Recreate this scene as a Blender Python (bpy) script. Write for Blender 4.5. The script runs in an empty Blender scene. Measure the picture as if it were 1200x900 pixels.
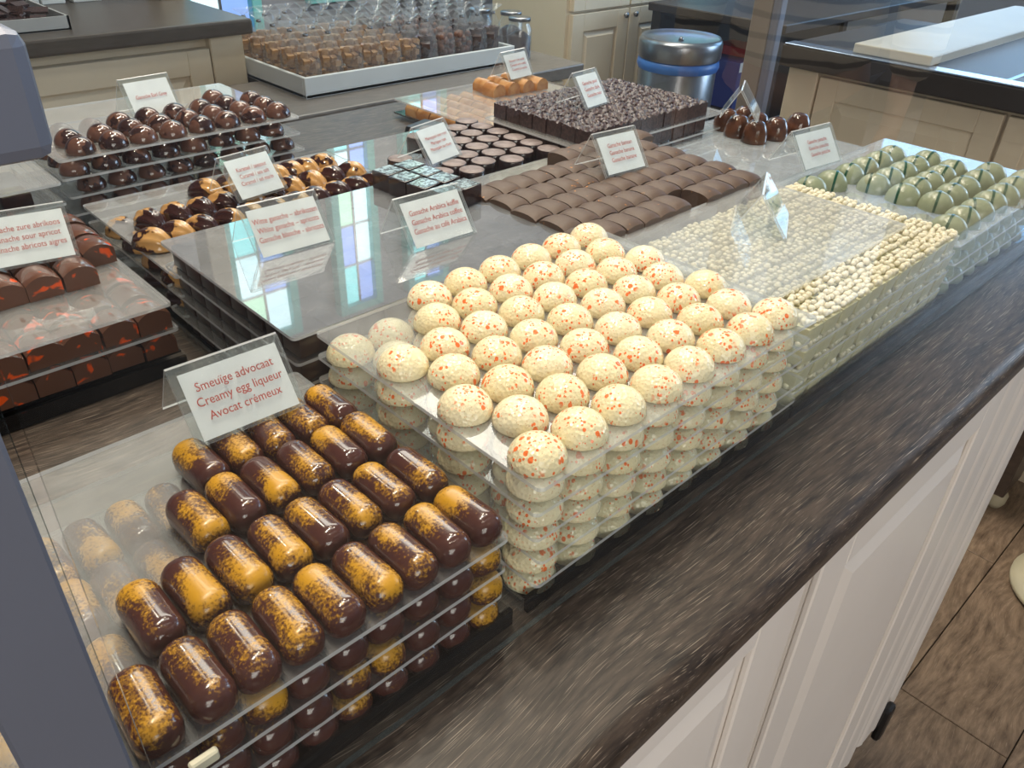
import bpy, bmesh, math, random
from mathutils import Vector, Matrix, noise
R = math.radians
S = bpy.context.scene
COL = S.collection
random.seed(7)

# ------------------------------------------------------------------ camera
cd = bpy.data.cameras.new('camera'); cam = bpy.data.objects.new('camera', cd); COL.objects.link(cam)
cam.location = (0, 0, 1.2726); cam.rotation_euler = (0.987188, -0.0318609, -0.759344)
cd.sensor_width = 36; cd.lens = 941.0857/1200*36; cd.clip_start = 0.02
S.camera = cam
# ------------------------------------------------------------------ world, exposure, lights
w = bpy.data.worlds.new('world'); S.world = w; w.use_nodes = True
w.node_tree.nodes['Background'].inputs[0].default_value = (0.75, 0.85, 1.0, 1)
w.node_tree.nodes['Background'].inputs[1].default_value = 0.6
S.view_settings.view_transform = 'Standard'; S.view_settings.look = 'None'
S.view_settings.gamma = 1; S.view_settings.use_curve_mapping = False
S.view_settings.exposure = 0.22
try:
    S.cycles.transparent_max_bounces = 32
except Exception: pass

def area(name, loc, target, sx, sy, power, col):
    l = bpy.data.lights.new(name, 'AREA'); l.shape = 'RECTANGLE'; l.size = sx; l.size_y = sy
    l.energy = power; l.color = col
    o = bpy.data.objects.new(name, l); COL.objects.link(o); o.location = loc
    o.rotation_euler = (Vector(target)-Vector(loc)).to_track_quat('-Z', 'Y').to_euler()
    return o
def spot(loc, target, power, col, size=60, rad=0.03):
    l = bpy.data.lights.new('ceiling_spot', 'SPOT'); l.energy = power; l.color = col
    l.spot_size = R(size); l.spot_blend = 0.6; l.shadow_soft_size = rad
    o = bpy.data.objects.new('ceiling_spot', l); COL.objects.link(o); o.location = loc
    o.rotation_euler = (Vector(target)-Vector(loc)).to_track_quat('-Z', 'Y').to_euler()
    return o
area('ceiling_fill_light', (0.9, 0.8, 3.0), (0.9, 0.8, 0), 1.6, 0.3, 9, (1, 0.94, 0.86))  # fill lamp added for soft light from above
area('ceiling_fill_light', (2.2, 2.3, 3.0), (2.2, 2.5, 0), 2.6, 0.8, 60, (1, 0.93, 0.82))  # second fill, added to brighten the back room
area('street_window_light', (5.8, -1.2, 1.9), (0.6, 0.5, 0.8), 2.6, 1.6, 80, (0.70, 0.84, 1.0))
area('front_fill_light', (-0.9, -2.8, 1.7), (0.8, 0.2, 0.5), 2.4, 1.6, 75, (1.0, 0.93, 0.86))  # added fill that brightens the cabinet front; no window is built there
WARM = (1.0, 0.86, 0.68)
for x, y, p in [(0.02, 0.62, 30), (0.22, 0.74, 30), (0.52, 0.9, 28), (0.74, 1.0, 26), (1.1, 1.3, 28), (-0.1, -0.2, 14), (1.5, 0.9, 24), (0.5, 2.0, 22)]:
    spot((x, y, 2.9), (x*0.6+0.2, 0.3+y*0.3, 0.95), p, WARM)

# ------------------------------------------------------------------ materials
MATS = {}
def newmat(name):
    m = bpy.data.materials.new(name); m.use_nodes = True
    nt = m.node_tree; b = nt.nodes['Principled BSDF']; MATS[name] = m
    return m, nt, b
def N(nt, t, **kw):
    n = nt.nodes.new(t)
    for k, v in kw.items():
        if k in n.inputs: n.inputs[k].default_value = v
        else: setattr(n, k, v)
    return n
def lk(nt, a, b): nt.links.new(a, b)
def srgb(r, g, b):
    f = lambda c: (c/255)/12.92 if c <= 10 else ((c/255+0.055)/1.055)**2.4
    return (f(r), f(g), f(b), 1)
def plain(name, col, rough=0.5, metal=0.0, bump=0, scale=50, coat=0):
    m, nt, b = newmat(name)
    b.inputs['Base Color'].default_value = srgb(*col); b.inputs['Roughness'].default_value = rough
    b.inputs['Metallic'].default_value = metal; b.inputs['Coat Weight'].default_value = coat
    tc = N(nt, 'ShaderNodeTexCoord'); nz = N(nt, 'ShaderNodeTexNoise'); nz.inputs['Scale'].default_value = scale; nz.inputs['Detail'].default_value = 5
    lk(nt, tc.outputs['Object'], nz.inputs['Vector'])
    mx = N(nt, 'ShaderNodeMix', data_type='RGBA', blend_type='MULTIPLY'); mx.inputs[0].default_value = 0.25
    mx.inputs[6].default_value = srgb(*col); lk(nt, nz.outputs['Fac'], mx.inputs[7]); 
    g = N(nt, 'ShaderNodeBrightContrast'); g.inputs['Bright'].default_value = 0.0
    lk(nt, mx.outputs[2], g.inputs[0]); lk(nt, g.outputs[0], b.inputs['Base Color'])
    if bump:
        bp = N(nt, 'ShaderNodeBump'); bp.inputs['Strength'].default_value = bump; bp.inputs['Distance'].default_value = 0.001
        lk(nt, nz.outputs['Fac'], bp.inputs['Height']); lk(nt, bp.outputs[0], b.inputs['Normal'])
    return m
def objvec(nt, mul=10.0):
    """object coordinates shifted by a random amount per object"""
    tc = N(nt, 'ShaderNodeTexCoord'); oi = N(nt, 'ShaderNodeObjectInfo')
    ml = N(nt, 'ShaderNodeMath', operation='MULTIPLY'); ml.inputs[1].default_value = mul
    lk(nt, oi.outputs['Random'], ml.inputs[0])
    ad = N(nt, 'ShaderNodeVectorMath', operation='ADD'); lk(nt, tc.outputs['Object'], ad.inputs[0]); lk(nt, ml.outputs[0], ad.inputs[1])
    return tc, oi, ad.outputs[0]
def ramp(nt, src, stops, interp='LINEAR'):
    r = N(nt, 'ShaderNodeValToRGB'); r.color_ramp.interpolation = interp
    e = r.color_ramp.elements
    while len(e) < len(stops): e.new(0.5)
    for i, (p, c) in enumerate(stops): e[i].position = p; e[i].color = c if len(c) == 4 else (*c, 1)
    lk(nt, src, r.inputs[0]); return r
def mixc(nt, fac, a, b):
    m = N(nt, 'ShaderNodeMix', data_type='RGBA')
    for s, i in ((fac, 0), (a, 6), (b, 7)):
        if hasattr(s, 'is_linked'): lk(nt, s, m.inputs[i])
        else: m.inputs[i].default_value = s
    return m.outputs[2]
def mth(nt, op, a, b=None, clamp=False):
    m = N(nt, 'ShaderNodeMath', operation=op); m.use_clamp = clamp
    for s, i in ((a, 0), (b, 1)):
        if s is None: continue
        if hasattr(s, 'is_linked'): lk(nt, s, m.inputs[i])
        else: m.inputs[i].default_value = s
    return m.outputs[0]

def clear(name, haze, tint=(0.95, 0.97, 0.97), hazecol=(0.8, 0.8, 0.8), rough=0.03, ior=1.49, smear=True, gl=1.0):
    """thin acrylic or glass: see-through + scattering haze + real fresnel reflection"""
    m, nt, b = newmat(name); nt.nodes.remove(b); out = nt.nodes['Material Output']
    tr = N(nt, 'ShaderNodeBsdfTransparent'); tr.inputs[0].default_value = (*tint, 1)
    df = N(nt, 'ShaderNodeBsdfDiffuse'); df.inputs[0].default_value = (*hazecol, 1)
    g = N(nt, 'ShaderNodeBsdfGlossy'); g.inputs['Roughness'].default_value = rough; g.inputs[0].default_value = (gl, gl, gl, 1)
    m1 = N(nt, 'ShaderNodeMixShader'); m1.inputs[0].default_value = haze
    if smear:
        tc = N(nt, 'ShaderNodeTexCoord'); nz = N(nt, 'ShaderNodeTexNoise'); nz.inputs['Scale'].default_value = 28; nz.inputs['Detail'].default_value = 6; nz.inputs['Roughness'].default_value = 0.7
        lk(nt, tc.outputs['Object'], nz.inputs['Vector'])
        mr = N(nt, 'ShaderNodeMapRange'); mr.inputs[1].default_value = 0.3; mr.inputs[2].default_value = 0.7
        mr.inputs[3].default_value = haze*0.7; mr.inputs[4].default_value = haze*1.35
        lk(nt, nz.outputs['Fac'], mr.inputs[0]); lk(nt, mr.outputs[0], m1.inputs[0])
    lk(nt, tr.outputs[0], m1.inputs[1]); lk(nt, df.outputs[0], m1.inputs[2])
    f = N(nt, 'ShaderNodeFresnel'); f.inputs[0].default_value = ior
    geo = N(nt, 'ShaderNodeNewGeometry')
    fr = mth(nt, 'MULTIPLY', f.outputs[0], mth(nt, 'SUBTRACT', 1.0, geo.outputs['Backfacing']))
    m2 = N(nt, 'ShaderNodeMixShader'); lk(nt, fr, m2.inputs[0])
    lk(nt, m1.outputs[0], m2.inputs[1]); lk(nt, g.outputs[0], m2.inputs[2])
    lk(nt, m2.outputs[0], out.inputs[0]); return m
ACR = clear('acrylic_sheet', 0.14, hazecol=(0.72, 0.72, 0.72))
ACR_EDGE = clear('acrylic_cut_edge', 0.5, hazecol=(0.82, 0.83, 0.85), smear=False)
ACR_CLEAR = clear('acrylic_clear', 0.03, smear=False)
ACR_LOW = clear('acrylic_sheet_lower', 0.05, hazecol=(0.72, 0.72, 0.72))
SMOKE = clear('scuffed_acrylic_lid', 0.42, tint=(0.8, 0.81, 0.82), hazecol=(0.30, 0.31, 0.33), rough=0.025, ior=2.2)
DARKBOX = clear('smoked_acrylic', 0.25, tint=(0.35, 0.36, 0.37), hazecol=(0.02, 0.02, 0.022), ior=1.5, smear=False)
PANE = clear('pane_glass', 0.006, tint=(0.97, 0.985, 0.98), hazecol=(0.8, 0.8, 0.8), rough=0.0, ior=1.5, smear=True)
PANE_EDGE = clear('pane_glass_edge', 0.3, tint=(0.5, 0.55, 0.55), hazecol=(0.22, 0.25, 0.25), smear=False)
CELLO = clear('cellophane', 0.10, hazecol=(0.85, 0.87, 0.9), rough=0.12, ior=1.6, smear=False)

def egg_dome():
    m, nt, b = newmat('speckled_white_chocolate')
    tc, oi, v = objvec(nt)
    sep = N(nt, 'ShaderNodeSeparateXYZ'); lk(nt, tc.outputs['Object'], sep.inputs[0])
    def spots(scale, keep, size, stretch=1):
        mp = N(nt, 'ShaderNodeMapping'); mp.inputs['Scale'].default_value = (1, 1, stretch); lk(nt, v, mp.inputs[0])
        vo = N(nt, 'ShaderNodeTexVoronoi'); vo.inputs['Scale'].default_value = scale; lk(nt, mp.outputs[0], vo.inputs['Vector'])
        sc = N(nt, 'ShaderNodeSeparateColor'); lk(nt, vo.outputs['Color'], sc.inputs[0])
        rad = mth(nt, 'MULTIPLY', mth(nt, 'SUBTRACT', sc.outputs[0], keep, True), size)
        return mth(nt, 'LESS_THAN', vo.outputs['Distance'], rad), sc
    a, _ = spots(250, 0.46, 0.92, 0.7)
    a2, _ = spots(480, 0.4, 0.85, 0.8)
    c, _ = spots(900, 0.5, 0.8)
    # sprayed from above: a patchy cloud decides where the big drops fell
    nz = N(nt, 'ShaderNodeTexNoise'); nz.inputs['Scale'].default_value = 55; lk(nt, v, nz.inputs['Vector'])
    cl = ramp(nt, nz.outputs['Fac'], [(0.43, (0, 0, 0)), (0.50, (1, 1, 1))])
    big = mth(nt, 'MULTIPLY', a, cl.outputs[0]); big = mth(nt, 'MAXIMUM', big, mth(nt, 'MULTIPLY', a2, cl.outputs[0]))
    basec = mixc(nt, oi.outputs['Random'], srgb(232, 219, 178), srgb(238, 227, 194))
    col = mixc(nt, mth(nt, 'MULTIPLY', c, 0.55), basec, srgb(190, 140, 90))
    col = mixc(nt, mth(nt, 'MULTIPLY', big, 0.92), col, srgb(238, 104, 20))
    lk(nt, col, b.inputs['Base Color'])
    b.inputs['Roughness'].default_value = 0.18; b.inputs['Subsurface Weight'].default_value = 0.1
    b.inputs['Subsurface Radius'].default_value = (0.004, 0.003, 0.002)
    vb = N(nt, 'ShaderNodeTexVoronoi'); vb.inputs['Scale'].default_value = 420; lk(nt, v, vb.inputs['Vector'])
    bp = N(nt, 'ShaderNodeBump'); bp.inputs['Strength'].default_value = 0.6; bp.inputs['Distance'].default_value = 0.0009
    lk(nt, vb.outputs['Distance'], bp.inputs['Height']); lk(nt, bp.outputs[0], b.inputs['Normal'])
    return m
def capsule_mat():
    m, nt, b = newmat('dark_chocolate_with_yellow_dust')
    tc, oi, v = objvec(nt)
    sep = N(nt, 'ShaderNodeSeparateXYZ'); lk(nt, tc.outputs['Object'], sep.inputs[0])
    fine = N(nt, 'ShaderNodeTexNoise'); fine.inputs['Scale'].default_value = 620; fine.inputs['Detail'].default_value = 3; fine.inputs['Roughness'].default_value = 0.6; lk(nt, v, fine.inputs['Vector'])
    big = N(nt, 'ShaderNodeTexNoise'); big.inputs['Scale'].default_value = 50; lk(nt, v, big.inputs['Vector'])
    # dust lies more towards one end, which end differs from piece to piece
    sgn = mth(nt, 'MULTIPLY', mth(nt, 'SUBTRACT', oi.outputs['Random'], 0.5), 70.0)
    sgn = mth(nt, 'MINIMUM', mth(nt, 'MAXIMUM', sgn, -22.0), 22.0)
    grad = mth(nt, 'MULTIPLY', sep.outputs['Y'], sgn)
    zz = mth(nt, 'MULTIPLY', mth(nt, 'SUBTRACT', sep.outputs['Z'], 0.012), 55.0)
    s = mth(nt, 'ADD', mth(nt, 'MULTIPLY', fine.outputs['Fac'], 1.5), mth(nt, 'MULTIPLY', big.outputs['Fac'], 1.9))
    s = mth(nt, 'ADD', s, grad); s = mth(nt, 'ADD', s, zz)
    r = ramp(nt, mth(nt, 'SUBTRACT', mth(nt, 'MULTIPLY', s, 0.5), 0.34), [(0.62, (0, 0, 0)), (0.86, (1, 1, 1))])
    base = mixc(nt, big.outputs['Fac'], srgb(58, 28, 24), srgb(80, 46, 40))
    col = mixc(nt, r.outputs[0], base, srgb(190, 138, 20))
    lk(nt, col, b.inputs['Base Color']); lk(nt, mth(nt, 'ADD', mth(nt, 'MULTIPLY', r.outputs[0], 0.2), 0.15), b.inputs['Roughness'])
    b.inputs['Coat Weight'].default_value = 0.2; b.inputs['Coat Roughness'].default_value = 0.05
    return m
def swirl(name, c1, c2, scale, thr=0.5, w=0.03, rough=0.14, aniso=(1, 1, 1), bump=0, coat=0.3):
    m, nt, b = newmat(name); tc, oi, v = objvec(nt)
    mp = N(nt, 'ShaderNodeMapping'); mp.inputs['Scale'].default_value = aniso; lk(nt, v, mp.inputs[0])
    nz = N(nt, 'ShaderNodeTexNoise'); nz.inputs['Scale'].default_value = scale; nz.inputs['Detail'].default_value = 2; nz.inputs['Distortion'].default_value = 0.6
    lk(nt, mp.outputs[0], nz.inputs['Vector'])
    r = ramp(nt, nz.outputs['Fac'], [(thr-w, (0, 0, 0)), (thr+w, (1, 1, 1))])
    lk(nt, mixc(nt, r.outputs[0], srgb(*c1), srgb(*c2)), b.inputs['Base Color'])
    b.inputs['Roughness'].default_value = rough; b.inputs['Coat Weight'].default_value = coat; b.inputs['Coat Roughness'].default_value = 0.05
    if bump:
        n2 = N(nt, 'ShaderNodeTexNoise'); n2.inputs['Scale'].default_value = 500; lk(nt, v, n2.inputs['Vector'])
        bp = N(nt, 'ShaderNodeBump'); bp.inputs['Strength'].default_value = bump; bp.inputs['Distance'].default_value = 0.001
        lk(nt, n2.outputs['Fac'], bp.inputs['Height']); lk(nt, bp.outputs[0], b.inputs['Normal'])
    return m
def wood(name, dark, light, streak, axis_scale, rough=0.38, amt=0.7, warpamt=2.6, lvl=0.5, con=(0.25, 0.78), px_=0.6):
    m, nt, b = newmat(name); tc = N(nt, 'ShaderNodeTexCoord')
    mp = N(nt, 'ShaderNodeMapping'); mp.inputs['Scale'].default_value = axis_scale; lk(nt, tc.outputs['Object'], mp.inputs[0])
    mpw = N(nt, 'ShaderNodeMapping'); mpw.inputs['Scale'].default_value = (2.2, 5, 5); lk(nt, tc.outputs['Object'], mpw.inputs[0])
    warp = N(nt, 'ShaderNodeTexNoise'); warp.inputs['Scale'].default_value = 1.6; warp.inputs['Detail'].default_value = 1; lk(nt, mpw.outputs[0], warp.inputs['Vector'])
    wv = N(nt, 'ShaderNodeVectorMath', operation='MULTIPLY_ADD'); lk(nt, warp.outputs['Color'], wv.inputs[0]); wv.inputs[1].default_value = (0.4, warpamt, 0.4); lk(nt, mp.outputs[0], wv.inputs[2])
    n1 = N(nt, 'ShaderNodeTexNoise'); n1.inputs['Scale'].default_value = 6; n1.inputs['Detail'].default_value = 8; n1.inputs['Roughness'].default_value = 0.65; lk(nt, wv.outputs[0], n1.inputs['Vector'])
    base = mixc(nt, ramp(nt, n1.outputs['Fac'], [(con[0], (0, 0, 0)), (con[1], (1, 1, 1))]).outputs[0], srgb(*dark), srgb(*light))
    # fine pale pores running with the grain
    mp2 = N(nt, 'ShaderNodeMapping'); mp2.inputs['Scale'].default_value = (px_, 3.4, 3.4); lk(nt, wv.outputs[0], mp2.inputs[0])
    n2 = N(nt, 'ShaderNodeTexNoise'); n2.inputs['Scale'].default_value = 16; n2.inputs['Detail'].default_value = 2; lk(nt, mp2.outputs[0], n2.inputs['Vector'])
    st = ramp(nt, n2.outputs['Fac'], [(0.62, (0, 0, 0)), (0.70, (1, 1, 1))])
    col = mixc(nt, mth(nt, 'MULTIPLY', st.outputs[0], amt), base, srgb(*streak))
    lk(nt, col, b.inputs['Base Color']); b.inputs['Roughness'].default_value = rough; b.inputs['Specular IOR Level'].default_value = lvl
    bp = N(nt, 'ShaderNodeBump'); bp.inputs['Strength'].default_value = 0.25; bp.inputs['Distance'].default_value = 0.0006
    lk(nt, n1.outputs['Fac'], bp.inputs['Height']); lk(nt, bp.outputs[0], b.inputs['Normal'])
    return m
EGG = egg_dome(); CAPS = capsule_mat()
WOODTOP = wood('dark_oak_worktop', (32, 26, 22), (80, 68, 59), (164, 150, 134), (5, 40, 40), 0.42, 0.8, 2.8, 0.35, (0.34, 0.68), 0.36)
FLOORW = wood('brown_plank_floor', (66, 52, 42), (156, 134, 112), (178, 158, 136), (3, 14, 14), 0.33, 0.35, 1.3)
BACKTOP = wood('brown_grey_counter_top', (66, 58, 50), (88, 80, 72), (100, 92, 84), (4, 20, 20), 0.35, 0.2)
CREAM = plain('cream_painted_cabinet', (242, 236, 228), 0.36, scale=3)
CREAM2 = plain('cream_painted_back_cabinet', (228, 212, 184), 0.5, scale=3)
GREYWALL = plain('grey_painted_wall', (150, 150, 156), 0.7, scale=4)
WHITE = plain('white_lacquer', (232, 236, 234), 0.35, scale=6)
PAPER = plain('white_paper_card', (244, 244, 246), 0.55, scale=60)
INK = plain('brick_red_ink', (178, 74, 66), 0.6, scale=50)
STEEL = plain('brushed_steel', (150, 152, 156), 0.28, 0.9, scale=30)
POSTM = plain('grey_anodised_post', (124, 130, 146), 0.45, 0.35, scale=8)
DARKM = plain('black_matt', (24, 23, 24), 0.4, scale=20)
DARKSLAB = plain('near_black_slab', (44, 38, 36), 0.5, scale=12)
DCH = swirl('dark_chocolate', (38, 18, 15), (50, 27, 22), 60, rough=0.3)
DCH_S = swirl('silky_dark_chocolate', (34, 20, 20), (48, 30, 28), 60, rough=0.22)
LACE = swirl('lace_print_top', (40, 42, 46), (150, 168, 174), 260, 0.5, 0.05, 0.3)
DISCTOP = swirl('bloomed_disc_top', (106, 92, 90), (142, 128, 126), 90, 0.5, 0.2, 0.55, coat=0.0)
MILK = swirl('milk_chocolate_dark_swirl', (90, 60, 48), (44, 22, 18), 42, 0.54, 0.02, 0.13)
MILKP = swirl('milk_chocolate', (98, 66, 48), (112, 78, 56), 60, 0.5, 0.2, 0.3)
def dipped():
    m, nt, b = newmat('caramel_shell_dark_dipped'); tc, oi, v = objvec(nt)
    sep = N(nt, 'ShaderNodeSeparateXYZ'); lk(nt, tc.outputs['Object'], sep.inputs[0])
    nz = N(nt, 'ShaderNodeTexNoise'); nz.inputs['Scale'].default_value = 55; nz.inputs['Detail'].default_value = 3; lk(nt, v, nz.inputs['Vector'])
    sg = mth(nt, 'SUBTRACT', mth(nt, 'MULTIPLY', mth(nt, 'GREATER_THAN', oi.outputs['Random'], 0.62), 2.0), 1.0)
    f = mth(nt, 'ADD', mth(nt, 'MULTIPLY', mth(nt, 'MULTIPLY', sep.outputs['Y'], sg), 16.0), mth(nt, 'MULTIPLY', nz.outputs['Fac'], 1.3))
    f = mth(nt, 'ADD', f, mth(nt, 'MULTIPLY', sep.outputs['X'], 12.0))
    r = ramp(nt, f, [(0.60, (1, 1, 1)), (0.66, (0, 0, 0))])
    lk(nt, mixc(nt, r.outputs[0], srgb(184, 140, 84), srgb(50, 22, 17)), b.inputs['Base Color'])
    b.inputs['Roughness'].default_value = 0.13; b.inputs['Coat Weight'].default_value = 0.4; b.inputs['Coat Roughness'].default_value = 0.05
    return m
CARA = dipped()
ORNG = swirl('milk_chocolate_orange_splash', (92, 60, 46), (222, 82, 24), 70, 0.64, 0.03, 0.16)
ZEST = swirl('milk_chocolate_zest', (78, 55, 38), (186, 120, 44), 150, 0.73, 0.02, 0.55, bump=0.2, coat=0.0)
CRUMB = swirl('rough_dark_chocolate', (46, 29, 27), (76, 54, 50), 300, 0.5, 0.1, 0.3, bump=0.5, coat=0.0)
GOLD = swirl('caramel_gold_chocolate', (186, 140, 90), (158, 106, 58), 40, 0.5, 0.1, 0.2)
GREENTOP = swirl('pistachio_dusted_chocolate', (84, 84, 44), (54, 42, 30), 120, 0.5, 0.1, 0.4)
GREEN = plain('pale_green_chocolate', (146, 155, 128), 0.24, scale=160, bump=0.3)
STRIPE = plain('dark_green_stripe', (18, 76, 56), 0.25, scale=80)
IVORY = plain('ivory_chocolate', (214, 210, 174), 0.35, scale=80)
PEARL = plain('white_crisp_pearls', (242, 233, 206), 0.28, scale=60)
BROWNA = swirl('brown_arch_chocolate', (92, 54, 32), (52, 30, 20), 50, 0.5, 0.15, 0.16)
FUDGE = swirl('golden_fudge', (196, 150, 98), (146, 104, 64), 60, 0.5, 0.2, 0.6, bump=0.4)
FUDGED = swirl('dark_fudge', (90, 58, 42), (50, 30, 24), 60, 0.5, 0.2, 0.6, bump=0.4)
NUTTY = swirl('brown_truffles', (132, 80, 48), (84, 48, 30), 60, 0.5, 0.2, 0.6, bump=0.4)
TEAL = plain('turquoise_window_frame', (128, 206, 204), 0.5, scale=5)
RED = plain('red_carton', (196, 22, 44), 0.5, scale=9)
BLUE = plain('blue_carton', (28, 48, 120), 0.5, scale=9)
BLUEBAG = plain('blue_bin_liner', (60, 118, 196), 0.35, scale=30, bump=0.4)
def emit(name, col, s):
    m, nt, b = newmat(name); tc = N(nt, 'ShaderNodeTexCoord'); nz = N(nt, 'ShaderNodeTexNoise'); nz.inputs['Scale'].default_value = 9
    lk(nt, tc.outputs['Object'], nz.inputs[0])
    c = mixc(nt, nz.outputs['Fac'], tuple(x*0.75 for x in srgb(*col)[:3])+(1,), srgb(*col))
    lk(nt, c, b.inputs['Emission Color']); b.inputs['Emission Strength'].default_value = s
    b.inputs['Base Color'].default_value = srgb(*[x*0.4 for x in col]); b.inputs['Roughness'].default_value = 0.15
    return m
W_TEAL = emit('lit_turquoise_glass', (140, 232, 228), 1.1)
W_BLUE = emit('lit_blue_glass', (134, 168, 236), 1.3)
W_GREEN = emit('lit_green_glass', (190, 238, 196), 1.3)
W_PALE = emit('lit_pale_glass', (214, 240, 244), 1.5)
W_PINK = emit('lit_pink_glass', (222, 160, 196), 1.2)
W_DAY = emit('daylight_pane', (150, 205, 255), 4.0)

# ------------------------------------------------------------------ builders
def link(name, me, mat, parent=None, loc=(0, 0, 0), rot=(0, 0, 0)):
    o = bpy.data.objects.new(name, me); COL.objects.link(o)
    for m in (mat if isinstance(mat, (list, tuple)) else [mat]): me.materials.append(m)
    o.location = loc; o.rotation_euler = rot
    if parent: o.parent = parent
    return o
def fin(bm, name, smooth=False):
    me = bpy.data.meshes.new(name); bmesh.ops.recalc_face_normals(bm, faces=bm.faces[:]); bm.to_mesh(me); bm.free()
    if smooth: me.shade_smooth()
    return me
def box_bm(bm, x0, x1, y0, y1, z0, z1, bev=0.0, seg=1):
    r = bmesh.ops.create_cube(bm, size=1)
    vs = r['verts']
    for v in vs: v.co = Vector(((x0+x1)/2+v.co.x*(x1-x0), (y0+y1)/2+v.co.y*(y1-y0), (z0+z1)/2+v.co.z*(z1-z0)))
    if bev:
        es = list({e for v in vs for e in v.link_edges})
        bmesh.ops.bevel(bm, geom=es, offset=bev, segments=seg, profile=0.5, affect='EDGES')
def boxme(name, x0, x1, y0, y1, z0, z1, bev=0.0, seg=1):
    bm = bmesh.new(); box_bm(bm, x0, x1, y0, y1, z0, z1, bev, seg); return fin(bm, name)
def tag(o, label, cat, group=None, kind=None):
    if label: o['label'] = label
    if cat: o['category'] = cat
    if group: o['group'] = group
    if kind: o['kind'] = kind
    return o
def struct(o): o['kind'] = 'structure'; return o
def empty(name, loc, rz=0):
    o = bpy.data.objects.new(name, None); COL.objects.link(o); o.location = loc; o.rotation_euler = (0, 0, rz); o.empty_display_size = 0.02
    return o
def lathe(name, prof, n=32, smooth=True):
    bm = bmesh.new(); rings = []
    for r, z in prof:
        if r < 1e-6: rings.append([bm.verts.new((0, 0, z))])
        else: rings.append([bm.verts.new((r*math.cos(2*math.pi*i/n), r*math.sin(2*math.pi*i/n), z)) for i in range(n)])
    for a, b in zip(rings, rings[1:]):
        for i in range(n):
            j = (i+1) % n
            if len(a) == 1 and len(b) > 1: bm.faces.new((a[0], b[i], b[j]))
            elif len(b) == 1 and len(a) > 1: bm.faces.new((a[i], a[j], b[0]))
            elif len(a) > 1: bm.faces.new((a[i], a[j], b[j], b[i]))
    return fin(bm, name, smooth)
def autosmooth(me, ang=40):
    me.shade_smooth()
    try: me.set_sharp_from_angle(angle=R(ang))
    except Exception: pass
    return me
ORD = ['first', 'second', 'third', 'fourth', 'fifth', 'sixth', 'seventh', 'eighth', 'ninth', 'tenth', 'eleventh', 'twelfth', 'thirteenth', 'fourteenth', 'fifteenth', 'sixteenth']
LEVEL = ['top tray', 'second tray down', 'third tray down', 'fourth tray down', 'fifth tray down', 'bottom tray', 'bottom tray']

def tray_me(w, d, r=0.004, t=0.0026):
    """thin sheet with rounded corners, cut edges in their own material"""
    bm = bmesh.new(); pts = []
    for cx, cy, a0 in ((w-r, r, -90), (w-r, d-r, 0), (r, d-r, 90), (r, r, 180)):
        for k in range(5):
            a = R(a0+k*22.5); pts.append((cx+r*math.cos(a), cy+r*math.sin(a)))
    top = [bm.verts.new((x, y, 0)) for x, y in pts]; bot = [bm.verts.new((x, y, -t)) for x, y in pts]
    bm.faces.new(top); bm.faces.new(bot[::-1])
    n = len(pts)
    for i in range(n):
        f = bm.faces.new((bot[i], bot[(i+1) % n], top[(i+1) % n], top[i])); f.material_index = 1
    bmesh.ops.recalc_face_normals(bm, faces=bm.faces[:])
    me = bpy.data.meshes.new('tray'); bm.to_mesh(me); bm.free(); return me
def trays(what, x0, y0, levels, group, w=0.29, d=0.217, top=None, jit=0.0015):
    """a stack of clear sheets; the lowest level is the smoked box that stands on the worktop"""
    rnd = random.Random(hash(what) % 1000 if False else len(what)*31)
    for i, z in enumerate(levels):
        me = tray_me(w, d); m = top if (i == 0 and top) else (ACR if i == 0 else ACR_LOW)
        o = link('display_tray', me, [m, ACR_EDGE], None, (x0+rnd.uniform(-jit, jit)*i, y0+rnd.uniform(-jit, jit)*(i > 0), z), (0, 0, rnd.uniform(-0.004, 0.004)*i))
        if i == 0: lab = 'clear acrylic tray on top of the stack with %s' % what
        else: lab = 'clear acrylic tray, %s in the stack with %s' % (['', 'second', 'third', 'fourth', 'fifth', 'sixth'][i], what)
        tag(o, lab, 'tray', group)
def basebox(what, x0, y0, z, group, w=0.29, d=0.217):
    e = empty('base_tray', (x0, y0, 0.9)); tag(e, 'smoked plastic base tray under %s' % what, 'tray', group)
    link('tray_floor', boxme('tray_floor', 0, w, 0.004, d, z-0.9-0.0025, z-0.9-0.0005), DARKBOX, e)
    link('front_lip', boxme('front_lip', -0.001, w+0.001, -0.003, 0.0, 0.0008, 0.013), DARKBOX, e)
    for sx in (-0.0035, w+0.0015): link('side_wall', boxme('side_wall', sx, sx+0.002, 0, d, 0.0008, 0.011), ACR_CLEAR, e)
def place(protos, what, cat, group, cells, z, level, jit=0.0006, jr=0.04, rows_word='row'):
    """cells: list of rows (front first), each a list of (x, y). Copies of the prototypes with their parts."""
    for ri, row in enumerate(cells):
        for ci, (x, y) in enumerate(sorted(row)):
            p = random.choice(protos)
            if not p.get('used'):
                o = p; p['used'] = 1
            else:
                o = p.copy(); COL.objects.link(o)
                for ch in p.children:
                    c = ch.copy(); c.parent = o; COL.objects.link(c)
            o.location = (x+random.uniform(-jit, jit), y+random.uniform(-jit, jit), z)
            o.rotation_euler = (0, 0, p.get('rz', 0.0)+random.uniform(-jr, jr))
            o['label'] = '%s, %s, %s row back, %s from left' % (what, LEVEL[level] if isinstance(level, int) else level, 'front' if ri == 0 else ORD[ri], ORD[ci]) if ri else \
                         '%s, %s, front row, %s from left' % (what, LEVEL[level] if isinstance(level, int) else level, ORD[ci])
            o['category'] = cat; o['group'] = group
def protos_clean(protos):
    for p in protos:
        if 'used' in p: del p['used']
        elif p.get('rz') is not None or True:
            pass
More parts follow.
